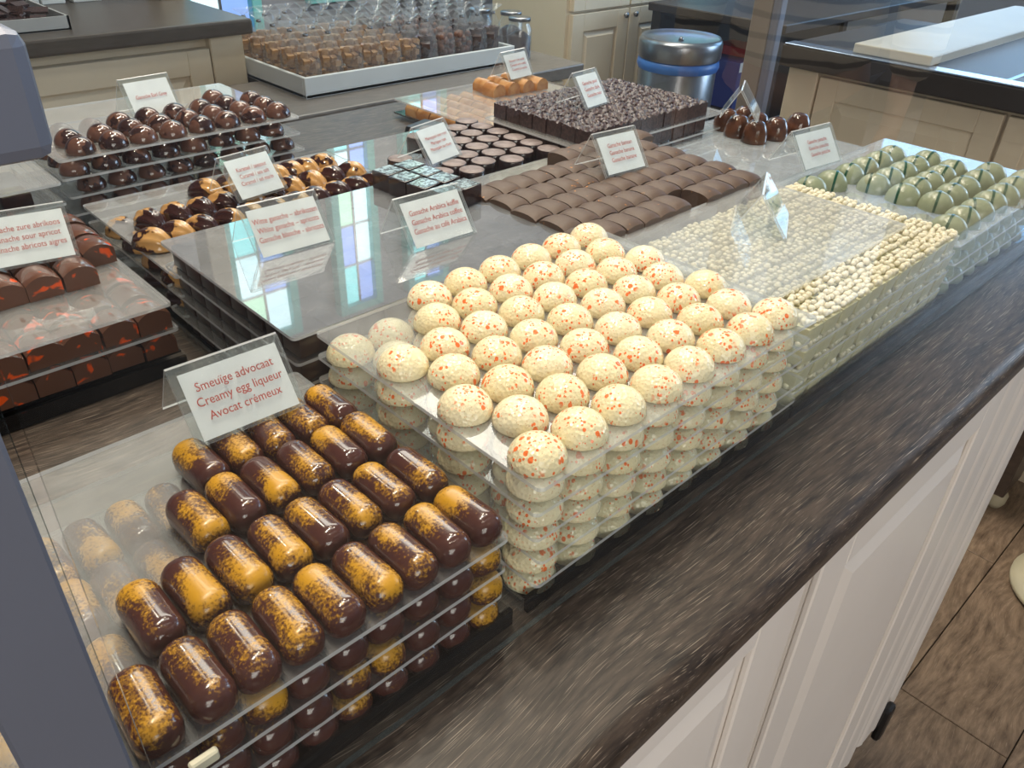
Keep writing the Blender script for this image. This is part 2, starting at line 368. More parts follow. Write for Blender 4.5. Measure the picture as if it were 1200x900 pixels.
def grid(xs, ys, skip=()):
    return [[(x, y) for i, x in enumerate(xs) if (i, j) not in skip] for j, y in enumerate(ys)]
def rng(a, step, n): return [a+step*i for i in range(n)]

# ------------------------------------------------------------------ room shell
struct(link('wall_back', boxme('w', -2.5, 6.2, 3.46, 3.56, 0, 3.1), GREYWALL))
struct(link('wall_left', boxme('w', -2.6, -2.5, -3, 3.56, 0, 3.1), GREYWALL))
struct(link('wall_right', boxme('w', 6.1, 6.2, -3, 3.46, 0, 3.1), GREYWALL))
struct(link('wall_front', boxme('w', -2.5, 6.2, -3.1, -3.0, 0, 3.1), GREYWALL))
CEIL = plain('white_ceiling', (226, 222, 214), 0.8, scale=3)
struct(link('ceiling', boxme('c', -2.6, 6.2, -3.1, 3.56, 3.1, 3.2), CEIL))
fl = struct(link('floor', boxme('f', -2.6, 6.2, -3.1, 3.56, -0.05, -0.012), DARKM))
# floor planks: boards run with the counter, each one its own object
pw = 0.19; meshes = {}
for j in range(-8, 17):
    y0 = 0.154-pw+j*pw
    if y0 < -1.6 or y0 > 2.6: continue
    x = -2.4+((j*0.47) % 1.2)
    while x < 6.0:
        key = 1.2
        if key not in meshes: meshes[key] = boxme('plank', 0, key-0.002, 0, pw-0.002, -0.012, 0, 0.001); meshes[key].materials.append(FLOORW)
        o = bpy.data.objects.new('plank', meshes[key]); COL.objects.link(o); o.location = (x, y0, random.uniform(-0.0004, 0)); o.parent = fl
        x += key

def raised_panel(bm, x0, x1, z0, z1, y, depth=0.006, bev=0.02, out=-1):
    """a bevelled field standing proud of the face y towards -y"""
    a = [bm.verts.new((px, y, pz)) for px, pz in ((x0, z0), (x1, z0), (x1, z1), (x0, z1))]
    b = [bm.verts.new((px, y+out*depth, pz)) for px, pz in ((x0+bev, z0+bev), (x1-bev, z0+bev), (x1-bev, z1-bev), (x0+bev, z1-bev))]
    for i in range(4): bm.faces.new((a[i], a[(i+1) % 4], b[(i+1) % 4], b[i]))
    bm.faces.new(b)
def door_me(x0, x1, z0, z1, y, t=0.018, fr=0.05, rec=0.006):
    """framed cupboard door: stiles and rails proud, recessed ground, raised field"""
    bm = bmesh.new()
    box_bm(bm, x0, x1, y+rec, y+t, z0, z1)
    box_bm(bm, x0, x0+fr, y, y+rec, z0, z1, 0.0015); box_bm(bm, x1-fr, x1, y, y+rec, z0, z1, 0.0015)
    box_bm(bm, x0+fr, x1-fr, y, y+rec, z1-fr, z1, 0.0015); box_bm(bm, x0+fr, x1-fr, y, y+rec, z0, z0+fr, 0.0015)
    raised_panel(bm, x0+fr+0.006, x1-fr-0.006, z0+fr+0.006, z1-fr-0.006, y+rec, rec, 0.022)
    return fin(bm, 'door')
# --- display counter
cnt = empty('display_counter', (0, 0, 0)); tag(cnt, 'cream panelled shop counter carrying the chocolate display', 'counter')
link('carcass', boxme('carcass', -0.9, 1.055, 0.158, 1.12, 0.10, 0.862), CREAM, cnt)
link('plinth', boxme('plinth', -0.9, 1.03, 0.20, 1.08, 0.0, 0.10), DARKM, cnt)
for a, b in ((-0.82, -0.42), (-0.41, -0.01), (0.0, 0.405)):
    link('door', door_me(a, b, 0.135, 0.864, 0.134, fr=0.032), CREAM, cnt)
link('door', door_me(0.458, 0.832, 0.135, 0.865, 0.134, fr=0.05), CREAM, cnt)
link('stile', boxme('stile', 0.409, 0.446, 0.138, 0.158, 0.11, 0.866, 0.002), CREAM, cnt)
link('stile', boxme('stile', 0.447, 0.456, 0.146, 0.158, 0.11, 0.866, 0.001), CREAM, cnt)
bm = bmesh.new()    # fluted end pilaster: reeds and hollows in plan, one extruded profile
prof = [(0.834, 0.158)]
for i in range(61):
    x = 0.834+0.221*i/60; u = (x-0.834)/0.221
    dip = 0.004*max(0, math.cos(u*math.pi*2*2.5))**2
    prof.append((x, 0.134+dip-0.0015*(math.sin(u*math.pi*10) > 0.8)))
prof += [(1.064, 0.137), (1.070, 0.143), (1.073, 0.152), (1.073, 0.175), (1.055, 0.175)]
lo = [bm.verts.new((x, y, 0.12)) for x, y in prof]; hi = [bm.verts.new((x, y, 0.866)) for x, y in prof]
n = len(prof)
for i in range(n): bm.faces.new((lo[i], lo[(i+1) % n], hi[(i+1) % n], hi[i]))
bm.faces.new(hi); bm.faces.new(lo[::-1])
link('pilaster', autosmooth(fin(bm, 'pilaster'), 30), CREAM, cnt)
# worktop with a rounded nose
bm = bmesh.new(); prof = [(1.19, 0.868), (0.131, 0.868), (0.1275, 0.872)]
for k in range(9):
    a = R(180-k*11.25); prof.append((0.1255+0.013+0.013*math.cos(a), 0.887+0.013*math.sin(a)))
prof += [(1.19, 0.9)]
lo = [bm.verts.new((-0.9, y, z)) for y, z in prof]; hi = [bm.verts.new((1.20, y, z)) for y, z in prof]; n = len(prof)
for i in range(n): bm.faces.new((lo[i], hi[i], hi[(i+1) % n], lo[(i+1) % n]))
bm.faces.new(hi); bm.faces.new(lo[::-1])
tag(link('worktop', autosmooth(fin(bm, 'worktop'), 50), WOODTOP), 'dark oak worktop of the display counter with pale grain', 'worktop')
link('hinge_foot', boxme('hf', 0.985, 1.012, 0.122, 0.136, 0.085, 0.165, 0.006, 2), DARKM, cnt)

# ------------------------------------------------------------------ front glass, corner glass and posts
def pane(name, x0, x1, y0, y1, z0, z1, label, bev=0.0006):
    bm = bmesh.new(); box_bm(bm, x0, x1, y0, y1, z0, z1); me = bpy.data.meshes.new(name)
    bmesh.ops.recalc_face_normals(bm, faces=bm.faces[:])
    dx, dy = x1-x0, y1-y0
    for f in bm.faces:
        nrm = f.normal; big = (abs(nrm.y) > 0.9) if dx > dy else (abs(nrm.x) > 0.9)
        f.material_index = 0 if big else 1
    bm.to_mesh(me); bm.free(); o = link(name, me, [PANE, PANE_EDGE], gscr); o['label'] = label; return o
gscr = empty('glass_screen', (0, 0, 0)); tag(gscr, 'clear glass screen standing on the worktop around the chocolate display', 'glass screen')
pane('glass_pane', 0.0268, 1.160, 0.2090, 0.2122, 0.9004, 1.262, 'long clear glass pane standing in front of the chocolate trays')
pane('glass_pane', -0.75, 0.0235, 0.2090, 0.2122, 0.9004, 1.262, 'clear glass pane at the left end, behind the grey post')
o = link('plastic_clip', boxme('clip', 0.0395, 0.0515, 0.2123, 0.2160, 0.9605, 0.9665, 0.0008), plain('cream_plastic', (226, 220, 196), 0.4), None); tag(o, 'small cream plastic clip on the front glass by the bottom capsules', 'clip')
e = empty('metal_post', (0.0055, 0.176, 0.9)); tag(e, 'grey metal upright post in the left foreground with a wide cap', 'post')
link('shaft', boxme('shaft', -0.0115, 0.0115, -0.011, 0.011, 0.0, 0.325, 0.001), POSTM, e)
link('cap', boxme('cap', -0.06, 0.037, -0.011, 0.022, 0.322, 0.345, 0.003, 2), POSTM, e)

# ------------------------------------------------------------------ prototypes of the chocolates
def proto(name, me, mat, rz=0.0):
    o = link(name, me, mat); o['rz'] = rz; return o
def dome_me(r, h, rim=0.0008, n=40, pw_=2.0):
    prof = [(0, 0), (r*0.97, 0), (r, rim)]
    for k in range(1, 12):
        a = k/12*math.pi/2; prof.append((r*math.cos(a)**(2/pw_), rim+(h-rim)*math.sin(a)))
    prof.append((0, h)); return autosmooth(lathe('dome', prof, n), 60)
def capsule_me(L, W, H):
    bm = bmesh.new(); nu, nv = 32, 20
    rings = []
    for i in range(nu+1):
        t = -1+2*i/nu; y = t*L/2
        d = max(0, abs(y)-(L/2-W*0.48))/(W*0.48); s = math.sqrt(max(0, 1-d**2.3))
        if i in (0, nu): rings.append([bm.verts.new((0, y, H*0.45))]); continue
        ring = []
        for j in range(nv):
            a = 2*math.pi*j/nv; cx, cz = math.cos(a), math.sin(a)
            x = W/2*math.copysign(abs(cx)**0.85, cx)*s; z = H*0.45+(H*0.55 if cz > 0 else H*0.45)*math.copysign(abs(cz)**(0.95 if cz > 0 else 0.45), cz)*(s if cz > 0 else max(s, 0.2)*1.0)
            ring.append(bm.verts.new((x, y, z)))
        rings.append(ring)
    for a, b in zip(rings, rings[1:]):
        for j in range(nv):
            k = (j+1) % nv
            if len(a) == 1: bm.faces.new((a[0], b[j], b[k]))
            elif len(b) == 1: bm.faces.new((a[j], a[k], b[0]))
            else: bm.faces.new((a[j], a[k], b[k], b[j]))
    return fin(bm, 'capsule', True)
def arch_me(wx, wy, h, rise, bev=0.0012, along='y', end=0.0, seg=10):
    """block whose top is arched; end>0 also rounds the ends down"""
    bm = bmesh.new(); nx, ny = seg, seg
    def top(u, v):
        a, c = (u, v) if along == 'y' else (v, u)
        return h-rise*(abs(a)**2.2)-end*(abs(c)**3)
    T = [[bm.verts.new((u*wx/2, v*wy/2, top(u, v))) for v in [-1+2*j/ny for j in range(ny+1)]] for u in [-1+2*i/nx for i in range(nx+1)]]
    B = {}
    border = [(i, 0) for i in range(nx)]+[(nx, j) for j in range(ny)]+[(i, ny) for i in range(nx, 0, -1)]+[(0, j) for j in range(ny, 0, -1)]
    for i in range(nx):
        for j in range(ny): bm.faces.new((T[i][j], T[i+1][j], T[i+1][j+1], T[i][j+1]))
    low = [bm.verts.new((T[i][j].co.x*1.0, T[i][j].co.y*1.0, 0)) for i, j in border]
    k = len(border)
    for q in range(k):
        a, b = border[q], border[(q+1) % k]
        bm.faces.new((low[q], low[(q+1) % k], T[b[0]][b[1]], T[a[0]][a[1]]))
    bm.faces.new(low[::-1])
    es = [e for e in bm.edges if len(e.link_faces) == 2 and e.calc_face_angle() > R(35)]
    bmesh.ops.bevel(bm, geom=es, offset=bev, segments=2, profile=0.6, affect='EDGES')
    return autosmooth(fin(bm, 'arch'), 45)
def shell_me(L, W, H, ribs=5):
    bm = bmesh.new(); nu, nv = 24, 40; rings = []
    for i in range(nu+1):
        t = -1+2*i/nu; y = t*L/2; s = (1-abs(t)**2.4)**0.62*(1-0.12*t)
        if i in (0, nu): rings.append([bm.verts.new((0, y, 0.002))]); continue
        ring = []
        for j in range(nv):
            a = 2*math.pi*j/nv; cx, cz = math.cos(a), math.sin(a)
            rib = 1+0.06*math.cos(a*ribs*2)*(cz > 0)
            ring.append(bm.verts.new((W/2*cx*s*rib, y, 0.002+(H*cz*s*rib if cz > 0 else 0.002*cz))))
        rings.append(ring)
    for a, b in zip(rings, rings[1:]):
        for j in range(nv):
            k = (j+1) % nv
            if len(a) == 1: bm.faces.new((a[0], b[j], b[k]))
            elif len(b) == 1: bm.faces.new((a[j], a[k], b[0]))
            else: bm.faces.new((a[j], a[k], b[k], b[j]))
    return fin(bm, 'shell', True)
def block_me(wx, wy, h, bev=0.0008, taper=0.0):
    bm = bmesh.new(); box_bm(bm, -wx/2, wx/2, -wy/2, wy/2, 0, h)
    for v in bm.verts:
        if v.co.z < h/2: v.co.x *= 1-taper; v.co.y *= 1-taper
    bmesh.ops.bevel(bm, geom=bm.edges[:], offset=bev, segments=2, profile=0.6, affect='EDGES')
    return autosmooth(fin(bm, 'block'), 30)
def crumb_me(w, h, seed):
    bm = bmesh.new(); n = 9; rnd = random.Random(seed)
    T = [[bm.verts.new(((-1+2*i/n)*w/2, (-1+2*j/n)*w/2, h+rnd.uniform(-0.0012, 0.0018))) for j in range(n+1)] for i in range(n+1)]
    for i in range(n):
        for j in range(n): bm.faces.new((T[i][j], T[i+1][j], T[i+1][j+1], T[i][j+1]))
    border = [(i, 0) for i in range(n)]+[(n, j) for j in range(n)]+[(i, n) for i in range(n, 0, -1)]+[(0, j) for j in range(n, 0, -1)]
    low = [bm.verts.new((T[i][j].co.x, T[i][j].co.y, 0)) for i, j in border]; k = len(border)
    for q in range(k):
        a, b = border[q], border[(q+1) % k]; bm.faces.new((low[q], low[(q+1) % k], T[b[0]][b[1]], T[a[0]][a[1]]))
    bm.faces.new(low[::-1])
    return fin(bm, 'crumb')
def pearl_me(w, z, seed, r=0.0031):
    bm = bmesh.new(); rnd = random.Random(seed); n = 4
    for i in range(n):
        for j in range(n):
            rr = r*rnd.uniform(0.78, 1.08)
            m = Matrix.Translation((-w/2+w*(i+0.5)/n+rnd.uniform(-1, 1)*0.0014, -w/2+w*(j+0.5)/n+rnd.uniform(-1, 1)*0.0014, z+rr*0.55+rnd.uniform(0, 0.0020)))
            bmesh.ops.create_icosphere(bm, subdivisions=1 if r < 0.001 else 2, radius=rr, matrix=m)
    return fin(bm, 'pearls', True)

# ------------------------------------------------------------------ stack 1: egg liqueur capsules
G1 = 'yellow-dusted dark chocolate capsules'
L1 = [0.9686, 0.9463, 0.924]
trays('yellow-dusted dark capsules', -0.068, 0.2205, L1, 'trays of the capsule stack')
basebox('the yellow-dusted dark capsules', -0.068, 0.2205, 0.9035, 'smoked base trays')
caps = [proto('chocolate_capsule', capsule_me(0.0435, 0.0208, 0.0192), CAPS)]
XC = [0.209-0.0216*k for k in range(12, -1, -1)]; YC = [0.2405, 0.286, 0.3315, 0.372]
top = grid(XC, YC); 
top[2] = [p for p in top[2] if p[0] > 0.095]; top[3] = [p for p in top[3] if p[0] > 0.115]; top[1] = [p for p in top[1] if p[0] > 0.045]; top[0] = [p for p in top[0] if p[0] > 0.03]
place(caps, 'dark capsule with yellow dust', 'chocolate', G1, top, L1[0], 0, 0.0005, 0.05)
place(caps, 'dark capsule with yellow dust', 'chocolate', G1, grid(XC, YC), L1[1], 1, 0.0008, 0.08)
for lv, z in ((2, L1[2]), (3, 0.9035)):
    place(caps, 'dark capsule with yellow dust', 'chocolate', G1, [grid(XC, YC)[0]]+[r[-2:] for r in grid(XC, YC)[1:]], z, lv if lv < 3 else 'bottom tray', 0.0008, 0.06)

# ------------------------------------------------------------------ stack 2: speckled white domes
GD = 'orange-speckled white chocolate domes'
LD = [0.9966, 0.9785, 0.9604, 0.9423, 0.9242]
trays('orange-speckled white domes', 0.2362, 0.2145, LD, 'trays of the white dome stack')
basebox('the orange-speckled white domes', 0.2362, 0.2205, 0.9060, 'smoked base trays')
egg = [proto('chocolate_dome', dome_me(0.0168, 0.0152), EGG)]
XD = rng(0.2535, 0.0350, 8); XE = rng(0.271, 0.0355, 7); YD = rng(0.2345, 0.0303, 7)
full = [[(x, y) for x in (XD if j % 2 == 0 else XE)] for j, y in enumerate(YD)]
topd = [list(r) for r in full]
topd[5] = [p for p in topd[5] if p[0] > 0.30]; topd[6] = [p for p in topd[6] if p[0] > 0.315]
place(egg, 'white dome speckled orange', 'chocolate', GD, topd, LD[0], 0, 0.0006, 3.1)
place(egg, 'white dome speckled orange', 'chocolate', GD, full, LD[1], 1, 0.0008, 3.1)
for lv, z in ((2, LD[2]), (3, LD[3]), (4, LD[4]), (5, 0.9060)):
    cells = [full[0], full[1]]+[r[:1] for r in full[2:]]
    place(egg, 'white dome speckled orange', 'chocolate', GD, cells, z, lv if lv < 5 else 'bottom tray', 0.0008, 3.1)

# ------------------------------------------------------------------ stack 3: dark squares under the scuffed lid (signs stand on it)
GS = 'plain dark chocolate squares under the lid'
L2 = [0.987, 0.9665, 0.946, 0.9255]
trays('plain dark squares', 0.228, 0.448, L2, 'trays of the dark square stack', top=SMOKE)
basebox('the plain dark squares', 0.228, 0.448, 0.905, 'smoked base trays')
sq = [proto('chocolate_square', block_me(0.0238, 0.0238, 0.0178), DCH)]
X2 = rng(0.2455, 0.0255, 11); Y2 = rng(0.4635, 0.0258, 8); g2 = grid(X2, Y2)
place(sq, 'plain dark chocolate square', 'chocolate', GS, g2, L2[1], 'just under the lid', 0.0006, 0.03)
for i, z in enumerate(L2[2:]+[0.905]):
    place(sq, 'plain dark chocolate square', 'chocolate', GS, [g2[0]]+[r[:1] for r in g2[1:]], z, ['third tray down', 'fourth tray down', 'bottom tray'][i], 0.0006, 0.03)
# loose heap of lace-topped squares at the back right of the lid
lace = [proto('chocolate_square', block_me(0.0245, 0.0235, 0.0182), DCH_S, 0.12)]
link('printed_top', boxme('printed_top', -0.0108, 0.0108, -0.0103, 0.0103, 0.0182, 0.0186), LACE, lace[0])
place(lace, 'black square with silvery printed top', 'chocolate', 'silver-printed black squares on the lid',
      [[(0.467, 0.572), (0.493, 0.573)], [(0.463, 0.598), (0.489, 0.600)], [(0.460, 0.624), (0.487, 0.626)], [(0.459, 0.650), (0.486, 0.652)]], 0.987, 'on the lid', 0.0008, 0.12)

# ------------------------------------------------------------------ stack 4: nut-shaped caramels
L3 = [0.960, 0.941, 0.922]
trays('nut-shaped caramels', 0.2285, 0.647, L3, 'trays of the caramel stack')
basebox('the nut-shaped caramels', 0.2285, 0.647, 0.905, 'smoked base trays')
nut = [proto('nut_chocolate', shell_me(0.041, 0.0245, 0.0175), CARA, 0.5)]
row0 = [(x, 0.716) for x in rng(0.240, 0.0245, 11)]
row1 = [(x, 0.761) for x in rng(0.256, 0.0255, 10)]
row2 = [(0.336, 0.805), (0.362, 0.803), (0.388, 0.802), (0.413, 0.803), (0.432, 0.803), (0.452, 0.802), (0.475, 0.804)]
place(nut, 'nut-shaped caramel dipped in dark chocolate', 'chocolate', 'nut-shaped caramels', [row0, row1, row2], L3[0], 0, 0.0015, 0.2)
place(nut, 'nut-shaped caramel dipped in dark chocolate', 'chocolate', 'nut-shaped caramels', [[(x, y) for x in rng(0.243, 0.026, 4)] for y in (0.672, 0.716, 0.761, 0.806)], L3[1], 1, 0.0015, 0.3)
place(nut, 'nut-shaped caramel dipped in dark chocolate', 'chocolate', 'nut-shaped caramels', [[(x, y) for x in rng(0.243, 0.026, 2)] for y in (0.672, 0.716)], L3[2], 2, 0.0015, 0.3)

# ------------------------------------------------------------------ stack 5: milk domes with dark swirl
L4 = [0.986, 0.966, 0.946, 0.926]
trays('swirled milk chocolate domes', 0.236, 0.932, L4, 'trays of the milk dome stack')
basebox('the swirled milk chocolate domes', 0.236, 0.932, 0.906, 'smoked base trays')
md = [proto('chocolate_dome', dome_me(0.0158, 0.0172), MILK)]
m0 = rng(0.266, 0.0342, 8)
fullm = [[(x, 0.950+0.0345*j) for x in m0] for j in range(6)]
topm = [fullm[0], fullm[1], fullm[2][2:], [fullm[3][6]]]
place(md, 'milk chocolate dome with dark swirl', 'chocolate', 'swirled milk chocolate domes', topm, L4[0], 0, 0.001, 3.1)
place(md, 'milk chocolate dome with dark swirl', 'chocolate', 'swirled milk chocolate domes', [[(x-0.012, y) for x, y in r] for r in fullm[:5]], L4[1], 1, 0.001, 3.1)
for lv in (2, 3): place(md, 'milk chocolate dome with dark swirl', 'chocolate', 'swirled milk chocolate domes', fullm[:1], L4[lv], lv, 0.001, 3.1)

# ------------------------------------------------------------------ stack 6: orange-splashed blocks
L6 = [0.962, 0.9395]
trays('orange-splashed milk chocolates', -0.085, 0.600, L6, 'trays of the orange-splashed stack')
basebox('the orange-splashed milk chocolates', -0.085, 0.600, 0.9165, 'smoked base trays')
ob = [proto('chocolate_block', arch_me(0.0262, 0.0275, 0.0200, 0.0058, 0.0014, 'y', 0.0012), ORNG)]
X6 = [0.189-0.0272*k for k in range(10)]; X6.reverse()
Y6 = rng(0.617, 0.0335, 6)
top6 = [[p for p in [(x, Y6[j]) for x in X6] if ok(p[0])] for j, ok in ((2, lambda x: x < 0.175), (3, lambda x: True), (4, lambda x: True), (5, lambda x: True))]
place(ob, 'milk chocolate block splashed orange', 'chocolate', 'orange-splashed milk chocolate blocks', top6, L6[0], 0, 0.0008, 0.05)
place(ob, 'milk chocolate block splashed orange', 'chocolate', 'orange-splashed milk chocolate blocks', grid(X6, Y6[:4]), L6[1], 1, 0.0008, 0.04)
place(ob, 'milk chocolate block splashed orange', 'chocolate', 'orange-splashed milk chocolate blocks', grid(X6, Y6[:1]), 0.9165, 'bottom tray', 0.0008, 0.04)

# ------------------------------------------------------------------ stack 7: green-dusted squares, far left
L5 = [0.970, 0.948]
trays('green-dusted dark squares', -0.062, 0.912, L5, 'trays of the green-dusted stack')
gs = [proto('chocolate_square', block_me(0.028, 0.028, 0.017), DCH)]
link('dusted_top', boxme('dusted_top', -0.013, 0.013, -0.013, 0.013, 0.017, 0.0176, 0.0002), GREENTOP, gs[0])
place(gs, 'dark square with green-dusted top', 'chocolate', 'green-dusted dark squares', [[(x, y) for x in rng(-0.04, 0.032, 6 if y < 0.95 else 7)] for y in (0.940, 0.975, 1.01)], L5[0], 0)
place(gs, 'dark square with green-dusted top', 'chocolate', 'green-dusted dark squares', [[(x, y) for x in rng(-0.04, 0.032, 8)] for y in (0.930,)], L5[1], 1)
basebox('the green-dusted dark squares', -0.062, 0.912, 0.925, 'smoked base trays')

# ------------------------------------------------------------------ stack 8: arched milk chocolates with zest
L9 = [0.975, 0.9525, 0.930]
trays('zest-flecked milk chocolates', 0.5205, 0.4275, L9, 'trays of the zest-flecked stack')
basebox('the zest-flecked milk chocolates', 0.5205, 0.4275, 0.9075, 'smoked base trays')
zb = [proto('chocolate_bar', arch_me(0.0243, 0.0330, 0.0195, 0.0022, 0.0022, 'y', 0.0034), ZEST)]
X9 = rng(0.5185, 0.0253, 12); Y9 = rng(0.4375, 0.0342, 6)
c9 = []
for j, y in enumerate(Y9):
    r = []
    for i, x in enumerate(X9):
        x += 0.004*(j % 2)
        if j == 0 and (i == 6 or i > 10): continue
        if j == 5 and i < 6: continue
        if i == 11 and j < 5: continue
        r.append((x, y))
    c9.append(r)
place(zb, 'arched milk chocolate with zest flecks', 'chocolate', 'zest-flecked arched milk chocolates', c9, L9[0], 0, 0.0006, 0.03)
for lv in (1, 2): place(zb, 'arched milk chocolate with zest flecks', 'chocolate', 'zest-flecked arched milk chocolates', [[(x, Y9[0]+0.008) for x in X9[:11]]], L9[lv], lv, 0.0006, 0.03)
place([proto('white_pearl', lathe('p', [(0, 0), (0.0016, 0.0004), (0.0023, 0.0021), (0.0016, 0.0038), (0, 0.0042)], 16), PEARL)], 'stray white pearl beside the arched milk chocolates', 'sweet', 'stray white pearls', [[(0.698, 0.432)]], 0.975, 'on their tray')

# ------------------------------------------------------------------ stack 9: round discs
L10 = [0.957, 0.936]
trays('dark round discs', 0.5245, 0.660, L10, 'trays of the round disc stack', w=0.193, top=SMOKE)
basebox('the dark round discs', 0.5245, 0.660, 0.915, 'smoked base trays', w=0.193)
dm = lathe('disc', [(0, 0), (0.0146, 0), (0.0150, 0.0006), (0.0150, 0.0174), (0.0146, 0.0180), (0, 0.0180)], 32)
disc = [proto('chocolate_disc', autosmooth(dm), DCH_S)]
link('matt_top', lathe('matt_top', [(0, 0.0180), (0.0140, 0.0181), (0.0138, 0.0184), (0, 0.0185)], 32), DISCTOP, disc[0])
c10 = []
for j in range(11):
    y = 0.668+0.0152*j; r = []
    for i in range(4):
        x = 0.584+0.0625*i-(0.031 if j % 2 else 0)
        if x < 0.57 and y > 0.69: continue
        if x > 0.725: continue
        if x < 0.60 and y > 0.72: continue
        r.append((x, y))
    c10.append(r)
place(disc, 'round dark disc with matt grey top', 'chocolate', 'round dark discs', c10, L10[0], 0, 0.0006, 0.0)
place(disc, 'round dark disc with matt grey top', 'chocolate', 'round dark discs', [[(0.545, 0.748)]], L10[0], 'apart from the rest')

# ------------------------------------------------------------------ stack 10: crumbly dark squares
L11 = [0.982, 0.962, 0.942]
trays('crumbly dark squares', 0.7205, 0.6195, L11, 'trays of the crumbly square stack', d=0.18)
basebox('the crumbly dark squares', 0.7205, 0.6195, 0.918, 'smoked base trays', d=0.18)
cr = [proto('crumbly_chocolate_square', crumb_me(0.0232, 0.0175, s), CRUMB) for s in range(3)]
X11 = rng(0.7445, 0.0241, 10); Y11 = rng(0.6365, 0.0241, 7)
place(cr, 'crumbly dark chocolate square', 'chocolate', 'crumbly dark chocolate squares', grid(X11, Y11), L11[0], 0, 0.0008, 0.05)
for lv in (1, 2): place(cr, 'crumbly dark chocolate square', 'chocolate', 'crumbly dark chocolate squares', [grid(X11, Y11)[0]]+[r[:1] for r in grid(X11, Y11)[1:]], L11[lv], lv, 0.0008, 0.04)

# ------------------------------------------------------------------ stack 11: gold caramels
L12 = [0.930]
trays('golden caramel chocolates', 0.805, 0.900, L12, 'trays of the golden caramel stack')
basebox('the golden caramel chocolates', 0.805, 0.900, 0.9085, 'smoked base trays')
go = [proto('golden_chocolate', arch_me(0.027, 0.030, 0.0195, 0.009), GOLD)]
place(go, 'golden arched caramel chocolate', 'chocolate', 'golden caramel chocolates', [[(0.955+0.031*i, 1.035-0.003*i) for i in range(4)], [(0.962+0.031*i, 1.068) for i in range(4)]], L12[0], 0)
place(go, 'golden arched caramel chocolate', 'chocolate', 'golden caramel chocolates', [[(x, y) for x in rng(0.822, 0.0285, 9)] for y in rng(0.918, 0.0315, 6)], 0.9085, 'bottom tray', 0.0006, 0.03)
o = link('wedge_box', block_me(0.05, 0.034, 0.026, 0.002, -0.25), DARKM, None, (0.762, 0.98, 0.9), (0, 0, 0.3)); tag(o, 'small dark wedge-shaped box beside the golden caramels', 'box')

# ------------------------------------------------------------------ stack 12: ivory blocks topped with pearls
L7 = [0.9635, 0.944, 0.9245]
trays('pearl-topped ivory blocks', 0.5320, 0.2205, L7, 'trays of the pearl-topped stack', d=0.205)
basebox('the pearl-topped ivory blocks', 0.5320, 0.2205, 0.905, 'smoked base trays', d=0.205)
o = link('display_tray', tray_me(0.255, 0.160), [clear('reflection_haze_lid', 0.2, hazecol=(0.80, 0.80, 0.80), rough=0.03, ior=1.8), ACR_EDGE], None, (0.5345, 0.262, 0.9855)); tag(o, 'acrylic lid with painted-in reflection haze lying over the pearl-topped ivory blocks', 'tray')  # whitish haze in the lid colour stands in for a reflection on it
pb = []
for s_ in range(6):
    p = proto('pearl_block', block_me(0.0248, 0.0248, 0.0150, 0.0012, 0.16), IVORY)
    c = link('pearl_topping', pearl_me(0.0235, 0.0148, s_+3), PEARL, p); c['kind'] = 'stuff'; pb.append(p)
X7 = rng(0.5475, 0.0262, 11); Y7 = rng(0.2345, 0.0258, 8); g7 = grid(X7, Y7[:7])
place(pb, 'ivory block topped with white pearls', 'chocolate', 'pearl-topped ivory blocks', g7, L7[0], 0, 0.0005, 0.03)
for i, z in enumerate([L7[1], L7[2], 0.905]):
    place(pb, 'ivory block topped with white pearls', 'chocolate', 'pearl-topped ivory blocks', [g7[0]]+[r[:1] for r in g7[1:4]], z, i+1 if i < 2 else 'bottom tray', 0.0006, 0.03)

# ------------------------------------------------------------------ stack 13: pale green half eggs with a stripe
L8 = [0.967, 0.9475, 0.928]
MIRR = clear('glossy_acrylic', 0.30, hazecol=(0.62, 0.66, 0.70), rough=0.03, ior=2.0)
trays('pale green half eggs', 0.8265, 0.2205, L8, 'trays of the green half egg stack', w=0.30, top=MIRR)
basebox('the pale green half eggs', 0.8265, 0.2205, 0.9085, 'smoked base trays', w=0.30)
def egg_half(L, W, H):
    bm = bmesh.new(); n, m = 36, 10; rings = []
    for k in range(m):
        a = k/m*math.pi/2
        rings.append([bm.verts.new((W/2*math.cos(a)**0.9*math.cos(2*math.pi*i/n), L/2*math.cos(a)**0.9*math.sin(2*math.pi*i/n), H*math.sin(a))) for i in range(n)])
    top = bm.verts.new((0, 0, H)); bm.faces.new(rings[0][::-1])
    for a, b in zip(rings, rings[1:]):
        for i in range(n): bm.faces.new((a[i], a[(i+1) % n], b[(i+1) % n], b[i]))
    for i in range(n): bm.faces.new((rings[-1][i], rings[-1][(i+1) % n], top))
    return autosmooth(fin(bm, 'egg'), 60)
ge = []
for off in (-0.004, 0.006, 0.0):
    p = proto('green_chocolate', egg_half(0.0375, 0.0330, 0.0190), GREEN, 0.25+off*20); ge.append(p)
    bm = bmesh.new(); vs = []
    for k in range(17):
        a = math.pi*k/16
        for dy in (-0.0013, 0.0013):
            u = (off+dy)/0.01875; x = 0.0165*math.cos(a)*math.sqrt(1-u*u)
            q = min(1.0, math.hypot(u, x/0.0165)); z = 0.0190*math.sin(math.acos(min(1.0, q**(1/0.9))))
            vs.append(bm.verts.new((x*1.015, (off+dy)*1.01, z+0.0004)))
    for k in range(16): bm.faces.new((vs[2*k], vs[2*k+1], vs[2*k+3], vs[2*k+2]))
    me = fin(bm, 'stripe'); c = link('stripe', me, STRIPE, p)
